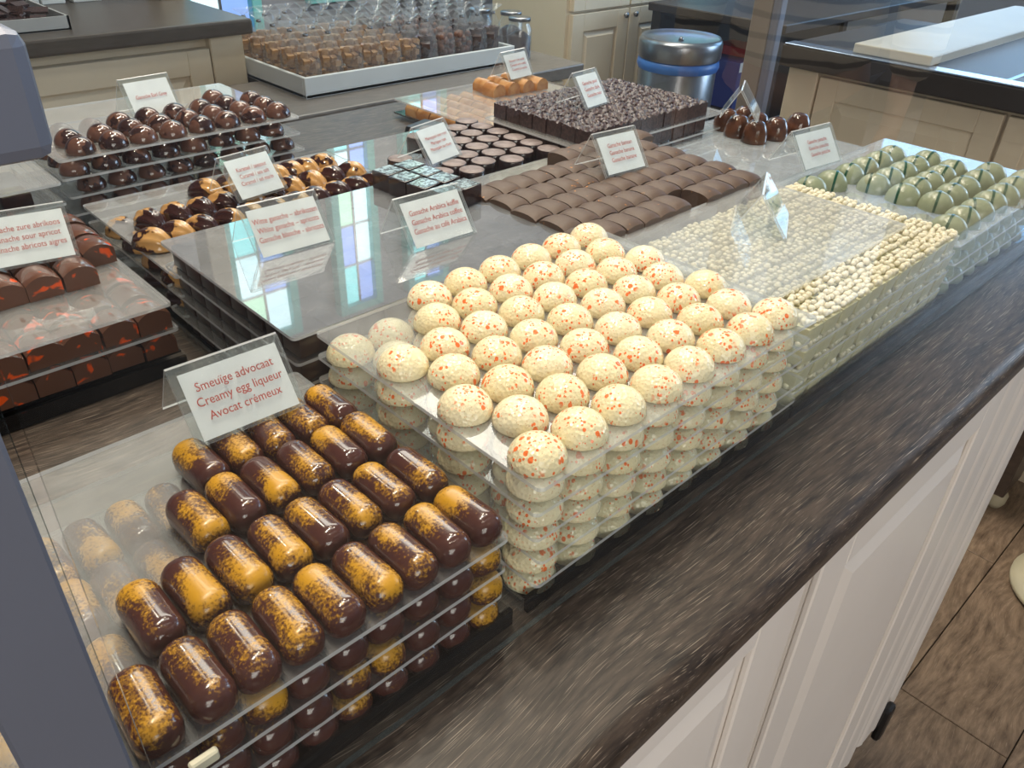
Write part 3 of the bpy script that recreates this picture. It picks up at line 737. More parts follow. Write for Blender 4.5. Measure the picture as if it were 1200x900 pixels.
cells8 = [[(0.850+0.0365*i, 0.2430) for i in range(7)], [(0.912+0.0385*i-0.002, 0.2795) for i in range(5)],
          [(0.905+0.0335*i, 0.3145) for i in range(5)], [(0.912+0.0345*i, 0.350) for i in range(5)], [(0.8450, 0.392), (0.883, 0.388)]+[(0.923+0.037*i, 0.3865) for i in range(4)]]

place(ge, 'pale green half egg with stripe', 'chocolate', 'pale green half eggs', cells8, L8[0], 0, 0.0008, 0.3)
for i, z in enumerate([L8[1], L8[2], 0.9085]):
    place(ge, 'pale green half egg with stripe', 'chocolate', 'pale green half eggs', [[(0.846+0.0355*k, 0.2410) for k in range(7)]]+([[(0.848+0.0355*k, y) for k in range(2)] for y in (0.28, 0.32, 0.36, 0.40)] if i == 0 else []), z, i+1 if i < 2 else 'bottom tray', 0.0008, 0.3)

# ------------------------------------------------------------------ stack 14: brown arched chocolates, far right back
trays('brown arched chocolates', 0.8150, 0.4450, [0.955, 0.935], 'trays of the arched chocolate stack', top=MIRR)
basebox('the brown arched chocolates', 0.8150, 0.4450, 0.913, 'smoked base trays')
ba = [proto('arched_chocolate', dome_me(0.0178, 0.0285, 0.001, 36, 3.2), BROWNA, 0.15)]
place(ba, 'dark brown arched chocolate', 'chocolate', 'brown arched chocolates', [[(1.003, 0.563), (1.040, 0.553)], [(1.008, 0.594), (1.041, 0.583)], [(1.022, 0.622), (1.053, 0.612)]], 0.955, 0)
place(ba, 'dark brown arched chocolate', 'chocolate', 'brown arched chocolates', [[(1.086, 0.545)]], 0.955, 'apart at the right')

# ------------------------------------------------------------------ price signs
def text_me(lines, size, gap, align='CENTER'):
    cu = bpy.data.curves.new('t', 'FONT'); cu.body = '\n'.join(lines); cu.size = size; cu.space_line = gap
    cu.align_x = align; cu.align_y = 'CENTER'; cu.extrude = 0.00004; cu.resolution_u = 3
    o = bpy.data.objects.new('t', cu); COL.objects.link(o)
    dg = bpy.context.evaluated_depsgraph_get(); me = bpy.data.meshes.new_from_object(o.evaluated_get(dg))
    bpy.data.objects.remove(o); return me
def sign(lines, p0, p1, z, label, h=0.038, lean=0.027, size=0.0068, wid=None, back=0.022, sx=1.0):
    x, y = (p0[0]+p1[0])/2, (p0[1]+p1[1])/2; wd = wid or math.hypot(p1[0]-p0[0], p1[1]-p0[1])
    e = empty('price_sign', (x, y, z), math.atan2(p1[1]-p0[1], p1[0]-p0[0])); tag(e, label, 'sign')
    a = math.atan2(h, lean); sl = math.hypot(h, lean)
    def panel(name, y0, z0, ang, length, t, mat, x0=-wd/2, x1=wd/2, s0=0.0, off=0.0):
        bm = bmesh.new(); box_bm(bm, x0, x1, s0, length, off, off+t)
        for f in bm.faces: f.material_index = 0
        bmesh.ops.recalc_face_normals(bm, faces=bm.faces[:])
        for f in bm.faces: f.material_index = 0 if abs(f.normal.z) > 0.9 else 1
        me = bpy.data.meshes.new(name); bm.to_mesh(me); bm.free()
        return link(name, me, mat, e, (0, y0, z0), (ang, 0, 0))
    AC = [ACR_CLEAR, ACR_EDGE]
    panel('front_panel', 0, 0, a, sl, 0.0010, AC)
    panel('backing_panel', 0, 0, a, sl, 0.0010, AC, off=-0.0020)
    a2 = math.atan2(-h, back); b = panel('back_leg', lean, h, a2, math.hypot(h, back), 0.0014, AC)
    if lines is not None:
        c = panel('paper_card', 0, 0, a, sl-0.0045, 0.0004, PAPER, -wd/2+0.005, wd/2-0.003, 0.0022, off=-0.0008)
        c.data.materials.append(PAPER)
        t = link('lettering', text_me(lines, size, 1.18), INK, c, (0.001, sl*0.5, 0.0019-0.0008+0.0001), (0, 0, 0)); t.scale = (sx, 1, 1)
    return e
sign(['Smeu\u00efge advocaat', 'Creamy egg liqueur', 'Avocat cr\u00e9meux'], (0.124, 0.374), (0.192, 0.372), 0.9880, 'clear sign reading Smeuige advocaat, on the yellow-dusted capsules', size=0.0074, sx=0.9)
sign(['Witte ganache \u2013 abrikozen', 'White ganache \u2013 apricots', 'Ganache blanche - abricots'], (0.272, 0.574), (0.342, 0.571), 0.9874, 'clear sign reading Witte ganache abrikozen, left on the scuffed lid', size=0.0066, sx=0.82)
sign(['Ganache Arabica koffie', 'Ganache Arabica coffee', 'Ganache au caf\u00e9 Arabica'], (0.380, 0.509), (0.450, 0.507), 0.9874, 'clear sign reading Ganache Arabica koffie, right on the scuffed lid', size=0.0068, sx=0.84)
sign(['Karamel / zeezout', 'Caramel / sea salt', 'Caramel / sel marin'], (0.334, 0.728), (0.392, 0.736), 0.9770, 'clear sign reading Karamel zeezout, on the nut-shaped caramels', size=0.0060, sx=0.8)
sign(['Ganache Earl Grey'], (0.358, 1.036), (0.422, 1.042), 0.9865, 'clear sign reading Ganache Earl Grey, behind the milk domes', size=0.0066, sx=0.8, h=0.042, lean=0.022)
sign(['Ganache zure abrikoos', 'Ganache sour apricot', 'Ganache abricots aigres'], (0.103, 0.703), (0.171, 0.690), 0.9810, 'sign reading Ganache zure abrikoos, on the orange-splashed blocks, far left', size=0.0068, sx=0.84)
sign(['Marsepein met rum', 'Marzipan rum', 'Massepain au rhum'], (0.552, 0.700), (0.608, 0.712), 0.9760, 'clear sign standing on the round dark discs', size=0.0056, sx=0.85)
sign(['Karamel met vanille', 'Caramel with vanilla', 'Caramel \u00e0 la vanille'], (0.983, 1.026), (1.048, 1.034), 0.9500, 'clear sign standing on the golden caramel chocolates', size=0.0062, sx=0.82, h=0.042, lean=0.022)
sign(['Ganache puur', 'Ganache dark', 'Ganache noir'], (0.795, 0.692), (0.861, 0.700), 1.0010, 'clear sign standing on the crumbly dark squares', size=0.0068, sx=0.85, wid=0.052, h=0.040)
sign(['Ganache banaan', 'Ganache banana', 'Ganache banane'], (0.640, 0.518), (0.703, 0.513), 0.9940, 'clear sign on the zest-flecked arched milk chocolates', size=0.0066, sx=0.84)
sign(['Ganache pistache', 'Ganache pistachio', 'Ganache pistache'], (0.852, 0.408), (0.925, 0.400), 0.9850, 'clear sign on the pale green half eggs', size=0.0062, sx=0.82)
sign(None, (0.664, 0.321), (0.716, 0.349), 0.9862, 'empty clear sign holder on the lid over the pearls, seen edge on', wid=0.066)
sign(None, (0.992, 0.556), (1.046, 0.586), 0.9845, 'clear sign holder seen edge on above the brown arched chocolates', wid=0.062)

# ------------------------------------------------------------------ back counter, upper left
bc = empty('back_counter', (0, 2.1, 0)); tag(bc, 'cream panelled back counter with brown-grey top, upper left', 'counter')
def ch(name, me, mat, par):
    o = link(name, me, mat, par); o.location = -Vector(par.location) if par.location.length else (0, 0, 0); return o
ch('carcass', boxme('carcass', -0.9, 1.035, 2.13, 2.66, 0.0, 0.862), CREAM2, bc)
ch('door', door_me(-0.12, 0.43, 0.1, 0.835, 2.098, 0.03, 0.06, 0.013), CREAM2, bc)
ch('door', door_me(0.435, 0.948, 0.1, 0.835, 2.098, 0.03, 0.06, 0.013), CREAM2, bc)
ch('end_panel', boxme('end_panel', 0.955, 1.046, 2.104, 2.66, 0.0, 0.862, 0.003), CREAM2, bc)
ch('worktop', boxme('worktop', -0.9, 1.062, 2.068, 2.7, 0.863, 0.9, 0.006, 2), BACKTOP, bc)
TRAYM = plain('pale_metal_tray', (196, 196, 192), 0.4, 0.25, scale=12)
bt = empty('baking_tray', (0.45, 2.3, 0.9)); tag(bt, 'shallow metal tray of dark chocolate shards on the back counter', 'tray')
link('tray', boxme('tray', -0.3, 0.20, -0.15, 0.13, 0.0005, 0.004), STEEL, bt)
for a in ((-0.3, 0.20, -0.15, -0.145, 0, 0.03), (-0.3, 0.20, 0.125, 0.13, 0, 0.03), (0.195, 0.20, -0.15, 0.13, 0, 0.03), (-0.3, -0.295, -0.15, 0.13, 0, 0.03)):
    link('rim', boxme('rim', *a), TRAYM, bt)
bm = bmesh.new(); rnd = random.Random(5)
for k in range(260):
    m = Matrix.Translation((rnd.uniform(-0.28, 0.16), rnd.uniform(-0.12, 0.11), 0.012+rnd.uniform(0, 0.045)*rnd.random())) @ Matrix.Rotation(rnd.uniform(0, 6), 4, 'Z') @ Matrix.Rotation(rnd.uniform(-0.8, 0.8), 4, 'X')
    bmesh.ops.create_cube(bm, size=1, matrix=m @ Matrix.Diagonal((0.035, 0.022, 0.005, 1)))
o = link('chocolate_shards', fin(bm, 'shards'), CRUMB, None, (0.45, 2.3, 0.9)); tag(o, 'heap of broken dark chocolate shards in the metal tray', 'chocolate', None, 'stuff')
for (x0, x1, lab) in ((0.60, 0.70, 'white carton left of the wall socket on the back counter'), (0.705, 0.765, 'white carton second from the left on the back counter'), (0.785, 0.86, 'white carton right of the wall socket on the back counter')):
    e = empty('carton', ((x0+x1)/2, 2.57, 0.9)); tag(e, lab, 'box')
    link('body', boxme('b', -(x1-x0)/2, (x1-x0)/2, -0.045, 0.045, 0, 0.085, 0.002), WHITE, e)
    link('flap', boxme('fl', -(x1-x0)/2, (x1-x0)/2, -0.046, 0.046, 0.086, 0.089, 0.001), WHITE, e)
e = empty('power_socket', (0.775, 2.60, 0.915)); tag(e, 'small double wall socket between the white cartons', 'socket')
link('plate', boxme('pl', -0.009, 0.009, -0.004, 0.004, 0, 0.05, 0.001), WHITE, e); link('slots', boxme('sl', -0.005, 0.005, -0.0048, -0.004, 0.012, 0.022), DARKM, e)
o = link('cream_column', boxme('cc', 0.99, 1.06, 2.45, 2.55, 0.9, 2.1, 0.004), CREAM2); tag(o, 'narrow cream column standing on the back counter end', 'column')

# ------------------------------------------------------------------ lower counter with the bags
lc = empty('bag_counter', (1.2, 1.9, 0)); tag(lc, 'low cream counter with grey top carrying the bags of sweets', 'counter')
ch('carcass', boxme('carcass', 1.075, 1.90, 1.76, 2.40, 0.0, 0.71), CREAM2, lc)
GREYTOP = wood('grey_oak_counter_top', (96, 90, 84), (128, 120, 112), (140, 132, 124), (4, 20, 20), 0.35, 0.2)
ch('worktop', boxme('worktop', 0.92, 1.94, 1.70, 2.060, 0.712, 0.75, 0.005, 2), GREYTOP, lc)
ch('worktop', boxme('worktop', 1.068, 1.94, 2.061, 2.45, 0.712, 0.75), GREYTOP, lc)
ch('end_panel', boxme('ep', 0.935, 1.073, 1.76, 2.05, 0.0, 0.71, 0.002), CREAM2, lc)
for a in ((1.08, 1.155), (1.160, 1.50), (1.505, 1.89)):
    d = ch('drawer_front', boxme('dr', a[0], a[1], 1.735, 1.76, 0.56, 0.70, 0.003), CREAM2, lc)
    k = link('knob', lathe('knob', [(0, 0), (0.006, 0), (0.005, 0.012), (0.012, 0.018), (0.011, 0.025), (0, 0.028)], 20), STEEL, d, ((a[1]-0.035) if a[0] < 1.1 else a[0]+0.03, 1.735, 0.675), (R(90), 0, 0))
    d2 = ch('door', door_me(a[0], a[1], 0.06, 0.552, 1.742, 0.018, 0.05 if a[1]-a[0] > 0.2 else 0.018, 0.005), CREAM2, lc)
tr = empty('white_tray', (1.04, 1.82, 0.75)); tag(tr, 'long white lacquered tray full of cellophane bags', 'tray')
TX0, TX1, TY0, TY1 = 0.010, 0.72, 0.0, 0.42
link('bottom', boxme('bottom', TX0, TX1, TY0, TY1, 0.0005, 0.008), WHITE, tr)
for a in ((TX0, TX1, TY0, TY0+0.01), (TX0, TX1, TY1-0.01, TY1), (TX0, TX0+0.01, TY0+0.01, TY1-0.01), (TX1-0.01, TX1, TY0+0.01, TY1-0.01)):
    link('side', boxme('side', *a, 0.0, 0.050, 0.0015), WHITE, tr)
def bag_me(seed):
    rnd = random.Random(seed); bm = bmesh.new(); n = 20; rings = []
    prof = [(0.0, 1.0), (0.03, 1.0), (0.065, 0.98), (0.085, 0.85), (0.105, 0.6), (0.122, 0.28), (0.128, 0.16), (0.133, 0.18), (0.142, 0.62), (0.150, 0.98)]
    for z, s in prof:
        r = []
        for i in range(n):
            a = 2*math.pi*i/n; c, q = math.cos(a), math.sin(a)
            x = 0.029*math.copysign(abs(c)**0.5, c)*s; y = 0.024*math.copysign(abs(q)**0.5, q)*(s if z < 0.13 else s*0.55)
            k = rnd.uniform(-0.0016, 0.0016) if z > 0.02 else 0
            r.append(bm.verts.new((x+k, y+k, z)))
        rings.append(r)
    for a, b in zip(rings, rings[1:]):
        for i in range(n): bm.faces.new((a[i], a[(i+1) % n], b[(i+1) % n], b[i]))
    return fin(bm, 'bag', False)
def fill_me(seed, kind):
    rnd = random.Random(seed); bm = bmesh.new(); s = 0.014 if kind != 'dark' else 0.017
    for k in range(42):
        z = 0.008+(k//6)*0.0125
        m = Matrix.Translation((rnd.uniform(-0.019, 0.019), rnd.uniform(-0.015, 0.015), z)) @ Matrix.Rotation(rnd.uniform(0, 3), 4, 'Z') @ Matrix.Rotation(rnd.uniform(-0.5, 0.5), 4, 'X')
        if kind == 'round': bmesh.ops.create_icosphere(bm, subdivisions=2, radius=0.009, matrix=m)
        else: bmesh.ops.create_cube(bm, size=1, matrix=m @ Matrix.Diagonal((s*1.2, s, s*0.9, 1)))
    return fin(bm, 'filling', kind == 'round')
kinds = []
for k, (mat, kd) in enumerate(((FUDGE, 'cube'), (FUDGED, 'dark'), (NUTTY, 'round'))):
    p = link('sweet_bag', bag_me(k), CELLO)
    c = link('filling', fill_me(k, kd), mat, p); c['kind'] = 'stuff'
    link('tie', lathe('tie', [(0.0052, 0.1255), (0.0066, 0.127), (0.0066, 0.1305), (0.0052, 0.132)], 14), STEEL, p)
    kinds.append(p)
first = set()
for r in range(5):
    for c in range(11):
        ki = 0 if c < 6 else (1 if c in (6, 9, 10) else 2)
        p = kinds[ki]
        if ki not in first: first.add(ki); o = p
        else:
            o = p.copy(); COL.objects.link(o)
            for q in p.children: qq = q.copy(); qq.parent = o; COL.objects.link(qq)
        o.location = (1.04+0.054+c*0.0622+random.uniform(-0.003, 0.003), 1.82+0.045+r*0.078+random.uniform(-0.003, 0.003), 0.7585)
        o.rotation_euler = (0, 0, random.uniform(-0.25, 0.25))
        tag(o, 'cellophane bag of %s, %s row of the white tray, %s from left' % (['golden fudge', 'dark fudge', 'brown truffles'][ki], 'front' if r == 0 else ORD[r], ORD[c]), 'bag', 'bags of sweets in the white tray')
for k in range(3):
    e = empty('glass_jar', (1.815+0.05*(k % 2), 1.86+0.09*k, 0.75)); tag(e, 'glass jar of dark sweets right of the white tray, %s' % ['nearest', 'middle', 'farthest'][k], 'jar', 'jars right of the white tray')
    link('jar', lathe('jar', [(0, 0), (0.036, 0), (0.038, 0.004), (0.038, 0.085), (0.03, 0.1), (0.03, 0.108)], 28), CELLO, e)
    f = link('sweets', lathe('sw', [(0, 0.003), (0.034, 0.003), (0.035, 0.01), (0.035, 0.065), (0.015, 0.078), (0, 0.08)], 24), CRUMB, e)
    link('lid', lathe('lid', [(0.0, 0.118), (0.032, 0.118), (0.033, 0.116), (0.033, 0.108), (0, 0.107)], 28), STEEL, e)

# ------------------------------------------------------------------ windows in the back wall
def window(name, x0, x1, z0, z1, y=3.46, cols=3, rows=10, mats=None, fr=0.045):
    e = struct(boxobj(name, x0, x1, y-0.05, y, z0-0.03, z0, TEAL))
    for a in ((x0, x0+fr, z0, z1), (x1-fr, x1, z0, z1), (x0+fr, x1-fr, z1-fr, z1), (x0+fr, x1-fr, z0, z0+fr)):
        link('window_frame', boxme('wf', a[0], a[1], y-0.06, y-0.001, a[2], a[3], 0.003), TEAL, e)
    w_ = (x1-x0-2*fr)/cols; h_ = (z1-z0-2*fr)/rows
    for i in range(cols):
        for j in range(rows):
            m = (mats or [W_TEAL, W_BLUE, W_GREEN, W_PALE])
            mm = (SKYP if z0+fr+(j+0.5)*h_ > 1.75 else m)[(i*5+j*3+(i*j) % 2) % len(m)]
            link('glass_piece', boxme('gp', x0+fr+i*w_+0.005, x0+fr+(i+1)*w_-0.005, y-0.030, y-0.022, z0+fr+j*h_+0.005, z0+fr+(j+1)*h_-0.005), mm, e)
    for i in range(1, cols): link('lead_bar', boxme('lb', x0+fr+i*w_-0.006, x0+fr+i*w_+0.006, y-0.036, y-0.016, z0+fr, z1-fr), STEEL, e)
    for j in range(1, rows): link('lead_bar', boxme('lb', x0+fr, x1-fr, y-0.035, y-0.017, z0+fr+j*h_-0.006, z0+fr+j*h_+0.006), STEEL, e)
def boxobj(name, x0, x1, y0, y1, z0, z1, mat): return link(name, boxme(name, x0, x1, y0, y1, z0, z1, 0.002), mat)
SKYP = [emit('lit_sky_turquoise_glass', (140, 226, 232), 4.2), emit('lit_sky_blue_glass', (140, 168, 236), 4.2), emit('lit_sky_green_glass', (190, 236, 206), 4.2), emit('lit_sky_pale_glass', (206, 238, 246), 4.6)]
window('window_1', 1.45, 1.80, 0.30, 2.85, cols=2, rows=11, mats=[W_TEAL, W_BLUE, W_TEAL, W_PALE])
window('window_2', 2.04, 2.32, 0.72, 2.85, cols=2, rows=9, mats=[W_GREEN, W_PINK, W_TEAL, W_BLUE])
window('window_3', 2.50, 2.80, 0.72, 2.85, cols=2, rows=9, mats=[W_PALE, W_TEAL, W_TEAL, W_BLUE])
window('window_4', 3.95, 5.2, 0.62, 2.7, cols=4, rows=6, mats=[W_PALE, W_TEAL])
# tall windows to the street, at the right end of the shop
for k, (y0, y1) in enumerate(((-2.2, -0.9), (-0.6, 0.5), (0.9, 2.4))):
    e = struct(link('window_%d' % (5+k), boxme('sill', 5.98, 6.1, y0, y1, 0.86, 0.9, 0.003), WHITE))
    link('pane', boxme('pane', 6.05, 6.06, y0+0.05, y1-0.05, 0.95, 2.7), W_DAY, e)
    for a in ((y0, y0+0.05, 0.9, 2.75), (y1-0.05, y1, 0.9, 2.75), (y0+0.05, y1-0.05, 2.7, 2.75), (y0+0.05, y1-0.05, 0.9, 0.95)):
        link('window_frame', boxme('wf', 6.03, 6.098, a[0], a[1], a[2], a[3], 0.003), WHITE, e)

# ------------------------------------------------------------------ tall cream cupboard, bin, dark table
tc_ = empty('tall_cupboard', (3.25, 2.7, 0)); tag(tc_, 'tall cream cupboard with panelled doors behind the steel bin', 'cupboard')
ch('carcass', boxme('carcass', 2.84, 3.66, 2.62, 3.1, 0.0, 2.2), CREAM2, tc_)
for a in ((2.86, 3.245), (3.255, 3.64)):
    d = ch('door', door_me(a[0], a[1], 0.70, 2.15, 2.592, 0.027, 0.075, 0.014), CREAM2, tc_)
    d = ch('door', door_me(a[0], a[1], 0.08, 0.688, 2.592, 0.027, 0.075, 0.014), CREAM2, tc_)
    link('knob', lathe('knob', [(0, 0), (0.006, 0), (0.005, 0.012), (0.013, 0.018), (0.012, 0.027), (0, 0.03)], 20), STEEL, d, (a[1]-0.03 if a[0] < 3 else a[0]+0.03, 2.60, 0.66), (R(90), 0, 0))
bn = empty('pedal_bin', (2.865, 2.01, 0)); bn.scale = (0.78, 0.78, 1); tag(bn, 'round brushed steel bin with blue liner and domed lid', 'bin')
link('body', lathe('body', [(0, 0.01), (0.195, 0.01), (0.20, 0.02), (0.20, 0.60), (0.195, 0.605)], 48), STEEL, bn)
link('liner', lathe('liner', [(0.205, 0.57), (0.212, 0.585), (0.208, 0.606), (0.19, 0.608)], 48), BLUEBAG, bn)
link('lid', lathe('lid', [(0.205, 0.610), (0.213, 0.62), (0.213, 0.672), (0.200, 0.690), (0.188, 0.684), (0.12, 0.676), (0.0, 0.672)], 48), STEEL, bn)
link('lid_knob', lathe('lk', [(0, 0.672), (0.014, 0.673), (0.011, 0.683), (0, 0.687)], 20), STEEL, bn)
dt = empty('dark_table', (3.9, 2.2, 0)); tag(dt, 'dark work table with cartons on its lower shelf, right of the bin', 'table')
ch('table_top', boxme('tt', 3.20, 5.1, 1.75, 2.45, 0.70, 0.735, 0.004), DARKSLAB, dt)
ch('shelf', boxme('sh', 3.26, 5.05, 1.80, 2.40, 0.32, 0.34, 0.002), DARKM, dt)
ch('back_panel', boxme('bp', 3.26, 5.05, 2.40, 2.43, 0.0, 0.70), DARKM, dt)
for x, y in ((3.21, 1.78), (5.03, 1.78), (3.21, 2.38), (5.03, 2.38)): ch('leg', boxme('lg', x, x+0.05, y, y+0.05, 0, 0.70, 0.002), DARKM, dt)
e = empty('carton', (3.34, 2.10, 0.3405)); tag(e, 'dark blue carton beside the steel bin', 'box')
link('body', boxme('b', -0.06, 0.065, -0.12, 0.10, 0, 0.20, 0.002), BLUE, e); link('white_label', boxme('wl', -0.05, 0.05, -0.1212, -0.12, 0.16, 0.2), WHITE, e)
e = empty('carton', (3.475, 2.09, 0.3405)); tag(e, 'bright red carton with small white label', 'box')
link('body', boxme('b', -0.064, 0.09, -0.12, 0.12, 0, 0.235, 0.002), RED, e); link('white_label', boxme('wl', 0.04, 0.08, -0.1212, -0.12, 0.02, 0.06), WHITE, e)

# ------------------------------------------------------------------ far partition post
e = empty('partition_post', (1.42, 0.801, 0)); tag(e, 'tall brown-grey post with steel edge behind the counter end', 'post')
TAUPE = plain('taupe_laminate', (132, 122, 112), 0.45, scale=5)
link('panel', boxme('pn', -0.012, 0.012, 0.003, 0.042, 0, 2.2, 0.002), TAUPE, e)
link('steel_edge', boxme('se', -0.014, 0.010, -0.014, 0.002, 0, 2.2, 0.004, 2), POSTM, e)

# ------------------------------------------------------------------ return counter on the right
rc = empty('return_counter', (2.3, 0.6, 0)); tag(rc, 'cream return counter with dark top, upper right', 'counter')
ch('carcass', boxme('carcass', 2.02, 2.60, -0.30, 1.05, 0.0, 0.845), CREAM2, rc)
for a in ((-0.29, 0.16), (0.17, 0.53), (0.54, 0.975)):
    me = door_me(-a[1], -a[0], 0.06, 0.835, 0, 0.018, 0.05, 0.005); o = link('door', me, CREAM2, rc); o.rotation_euler = (0, 0, R(-90)); o.location = (2.0-2.3, -0.6, 0)
ch('end_stile', boxme('es', 1.996, 2.02, 0.98, 1.06, 0.0, 0.845, 0.002), CREAM2, rc)
ch('worktop', boxme('worktop', 1.965, 2.65, -0.32, 1.075, 0.850, 0.90, 0.004, 2), DARKSLAB, rc)
BLUE_SHEEN = plain('pale_blue_painted_sheen', (150, 170, 196), 0.25, 0.6, scale=8)  # blue reflection on the dark counter top, imitated by added pale strips
ch('edge_sheen', boxme('et', 1.966, 2.012, -0.31, 1.070, 0.9003, 0.904, 0.001), BLUE_SHEEN, rc)
ch('edge_sheen', boxme('et', 2.012, 2.63, 0.555, 0.565, 0.9003, 0.903, 0.001), BLUE_SHEEN, rc)
o = link('white_board', boxme('wb', 1.99, 3.05, 0.72, 0.905, 0.9045, 0.926, 0.003, 2), plain('off_white_board', (230, 222, 204), 0.4, scale=5)); tag(o, 'long white board lying across the return counter', 'board')
e = empty('glass_clamp', (2.36, 0.60, 0.90)); tag(e, 'small metal clamp at the right end of the white board', 'clamp')
link('ring', lathe('ring', [(0.012, 0), (0.022, 0.002), (0.024, 0.012), (0.020, 0.022), (0.012, 0.024), (0.010, 0.012), (0.012, 0)], 28), STEEL, e, (0, 0, 0.045), (R(90), 0, 0))
link('stem', boxme('st', -0.008, 0.008, -0.02, -0.005, 0.0, 0.024, 0.002), STEEL, e)
o = link('seat_cushion', boxme('sc', 2.95, 3.5, 1.55, 1.95, 0.66, 0.80, 0.03, 3), DARKM); 
bpy.data.objects.remove(o)

# ------------------------------------------------------------------ bottom right: stool foot and low bench on the floor
FEET = plain('aged_cream_paint', (196, 188, 160), 0.5, scale=20)
e = empty('bar_stool', (1.69, -0.005, 0)); tag(e, 'round cream foot of a stool standing on the plank floor', 'stool')
link('base_disc', lathe('bd', [(0, 0.003), (0.125, 0.003), (0.13, 0.008), (0.13, 0.018), (0.11, 0.026), (0.03, 0.04), (0, 0.042)], 48), FEET, e)
link('column', lathe('cl', [(0.022, 0.04), (0.022, 0.55), (0, 0.55)], 24), STEEL, e)
link('seat', lathe('st', [(0, 0.55), (0.16, 0.55), (0.17, 0.57), (0.16, 0.60), (0, 0.605)], 40), DARKM, e)
e = empty('low_bench', (1.95, 0.33, 0)); tag(e, 'dark wooden bench on cream turned feet beyond the counter end', 'bench')
BENCH = wood('dark_bench_wood', (46, 38, 34), (78, 66, 58), (96, 84, 74), (4, 14, 14), 0.4, 0.2)
link('side_panel', boxme('sp', -0.13, -0.01, -0.12, 0.50, 0.062, 0.42, 0.003), BENCH, e)
for x in (-0.10, 0.46): link('foot', lathe('ft', [(0, 0.0), (0.015, 0.0), (0.022, 0.014), (0.023, 0.036), (0.014, 0.052), (0.018, 0.062), (0, 0.062)], 24), FEET, e, (-0.075, x, 0))

# ------------------------------------------------------------------ unseen person added past the frame's right edge; the glass mirrors the jumper
def skin(name, V, E, mat, parent, sub=2, root=0):
    me = bpy.data.meshes.new(name); me.from_pydata([v[:3] for v in V], E, []); me.update()
    o = bpy.data.objects.new(name, me); COL.objects.link(o); m = o.modifiers.new('skin', 'SKIN'); m.use_smooth_shade = True
    for i_, v in enumerate(V):
        sv = me.skin_vertices[0].data[i_]; sv.radius = (v[3], v[4] if len(v) > 4 else v[3]); sv.use_root = i_ == root
    ss = o.modifiers.new('sub', 'SUBSURF'); ss.levels = sub; ss.render_levels = sub
    dg = bpy.context.evaluated_depsgraph_get(); m2 = bpy.data.meshes.new_from_object(o.evaluated_get(dg))
    bpy.data.objects.remove(o); m2.shade_smooth(); m2.materials.clear()
    return link(name, m2, mat, parent)
SKINM = plain('skin', (214, 170, 146), 0.5, scale=40)
HAIR = plain('dark_brown_hair', (58, 42, 34), 0.5, scale=90)
DENIM = plain('dark_denim', (40, 46, 62), 0.8, scale=120)
SHOE = plain('white_trainers', (220, 218, 212), 0.5, scale=20)
def knit():
    m, nt, b = newmat('striped_knit'); tc = N(nt, 'ShaderNodeTexCoord')
    wv = N(nt, 'ShaderNodeTexWave', wave_type='BANDS', bands_direction='Z'); wv.inputs['Scale'].default_value = 7.5; wv.inputs['Distortion'].default_value = 1.6; wv.inputs['Detail Scale'].default_value = 1.2
    lk(nt, tc.outputs['Object'], wv.inputs['Vector'])
    r = ramp(nt, wv.outputs['Fac'], [(0.10, (1, 1, 1)), (0.28, (0, 0, 0))])
    lk(nt, mixc(nt, r.outputs[0], srgb(226, 214, 192), srgb(64, 58, 54)), b.inputs['Base Color']); b.inputs['Roughness'].default_value = 0.9
    return m
KNIT = knit()
pe = empty('person', (1.80, -0.52, 0), R(-105)); tag(pe, 'unseen person in a striped cream and grey knitted jumper standing past the counter end', 'person')
V = [(0, 0, 0.93, 0.13, 0.10), (0, 0, 1.08, 0.12, 0.09), (0, 0.0, 1.26, 0.13, 0.095), (0, 0.0, 1.37, 0.10, 0.075), (0, -0.005, 1.44, 0.052), (0, -0.012, 1.50, 0.058), (0, -0.02, 1.575, 0.078, 0.092), (0, -0.02, 1.635, 0.066, 0.078),
     (0, -0.118, 1.555, 0.012)]
E_ = [(0, 1), (1, 2), (2, 3), (3, 4), (4, 5), (5, 6), (6, 7), (6, 8)]
for sx in (-1, 1):
    n0 = len(V); V += [(sx*0.175, 0, 1.36, 0.052), (sx*0.225, 0.01, 1.10, 0.040), (sx*0.235, -0.05, 0.86, 0.026), (sx*0.235, -0.065, 0.80, 0.034, 0.020)]
    E_ += [(3, n0), (n0, n0+1), (n0+1, n0+2), (n0+2, n0+3)]
    for fy, ln in ((-0.030, 0.070), (-0.010, 0.080), (0.010, 0.074), (0.028, 0.058)):
        k = len(V); V += [(sx*0.237, -0.068+fy, 0.765, 0.0095), (sx*0.232, -0.072+fy, 0.765-ln*0.5, 0.0085), (sx*0.222, -0.072+fy, 0.765-ln, 0.0072)]
        E_ += [(n0+3, k), (k, k+1), (k+1, k+2)]
    k = len(V); V += [(sx*0.225, -0.105, 0.795, 0.011), (sx*0.215, -0.125, 0.765, 0.0095), (sx*0.208, -0.130, 0.742, 0.008)]; E_ += [(n0+3, k), (k, k+1), (k+1, k+2)]
    n1 = len(V); V += [(sx*0.095, 0, 0.86, 0.095), (sx*0.10, -0.01, 0.50, 0.060), (sx*0.10, 0.015, 0.28, 0.052), (sx*0.10, 0.02, 0.09, 0.036), (sx*0.105, -0.10, 0.035, 0.034, 0.026)]
    E_ += [(0, n1), (n1, n1+1), (n1+1, n1+2), (n1+2, n1+3), (n1+3, n1+4)]
body = skin('body', V, E_, SKINM, pe)
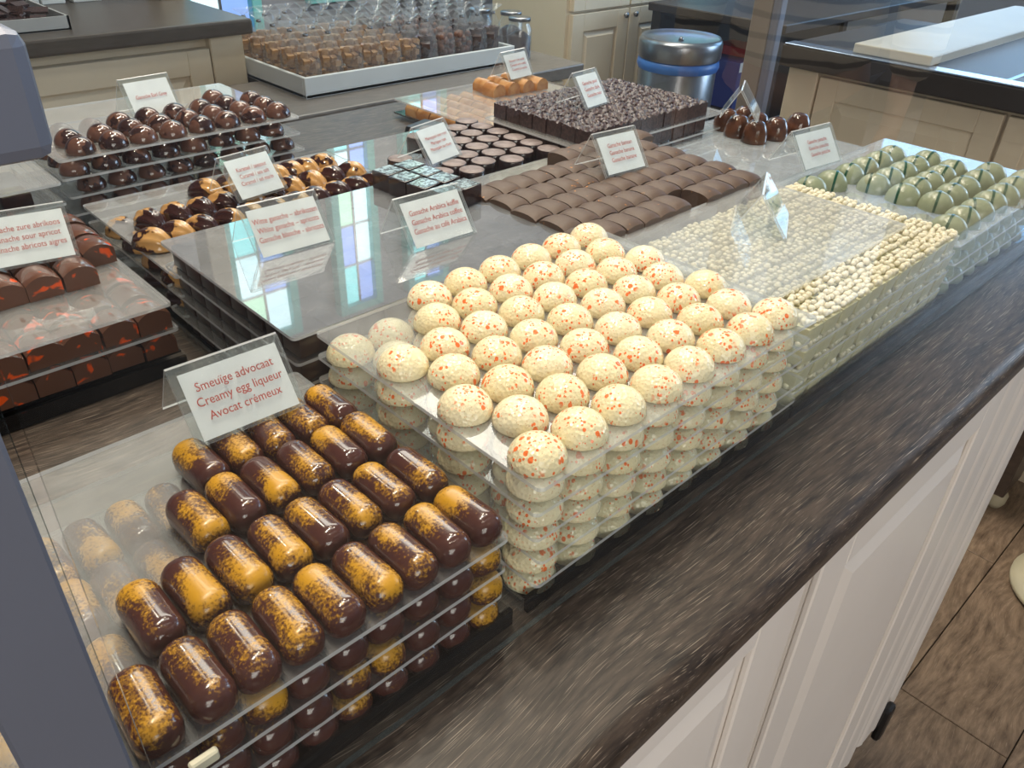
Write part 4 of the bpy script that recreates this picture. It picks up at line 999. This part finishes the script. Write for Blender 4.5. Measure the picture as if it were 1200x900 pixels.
J = [(0, 0, 0.86, 0.19, 0.15), (0, 0, 1.0, 0.18, 0.14), (0, 0, 1.15, 0.165, 0.125), (0, 0, 1.29, 0.16, 0.115), (0, 0, 1.40, 0.085, 0.075)]
EJ = [(0, 1), (1, 2), (2, 3), (3, 4)]
for sx in (-1, 1):
    k = len(J); J += [(sx*0.185, 0, 1.345, 0.075), (sx*0.235, 0.01, 1.10, 0.066), (sx*0.242, -0.045, 0.89, 0.052)]; EJ += [(3, k), (k, k+1), (k+1, k+2)]
skin('jumper', J, EJ, KNIT, pe)
T_ = [(0, 0, 0.90, 0.145, 0.115)]; ET = []
for sx in (-1, 1):
    k = len(T_); T_ += [(sx*0.095, 0, 0.80, 0.104), (sx*0.10, -0.01, 0.50, 0.074), (sx*0.10, 0.012, 0.28, 0.064), (sx*0.10, 0.018, 0.10, 0.056)]; ET += [(0, k), (k, k+1), (k+1, k+2), (k+2, k+3)]
skin('trousers', T_, ET, DENIM, pe)
for sx in (-1, 1): skin('shoe', [(sx*0.10, 0.035, 0.045, 0.043), (sx*0.102, -0.04, 0.042, 0.044, 0.040), (sx*0.106, -0.135, 0.034, 0.040, 0.032)], [(0, 1), (1, 2)], SHOE, pe)
skin('hair', [(0, 0.035, 1.665, 0.082), (0, 0.045, 1.60, 0.088), (0, 0.05, 1.50, 0.075), (0, 0.055, 1.40, 0.055)], [(0, 1), (1, 2), (2, 3)], HAIR, pe)
for sx in (-1, 1):
    link('eye', lathe('eye', [(0, -0.011), (0.008, -0.008), (0.011, 0), (0.008, 0.008), (0, 0.011)], 16), WHITE, body, (sx*0.030, -0.101, 1.585))
    link('ear', lathe('ear', [(0, -0.008), (0.012, -0.006), (0.017, 0), (0.010, 0.006), (0, 0.008)], 16), SKINM, body, (sx*0.082, -0.012, 1.57), (0, R(90), 0))
link('mouth', boxme('mouth', -0.022, 0.022, -0.004, 0.004, -0.004, 0.004, 0.003, 2), plain('lips', (176, 96, 90), 0.5), body, (0, -0.106, 1.523))

for o in bpy.data.objects:
    for k in ('used', 'rz'):
        if k in o: del o[k]
bpy.context.view_layer.update()
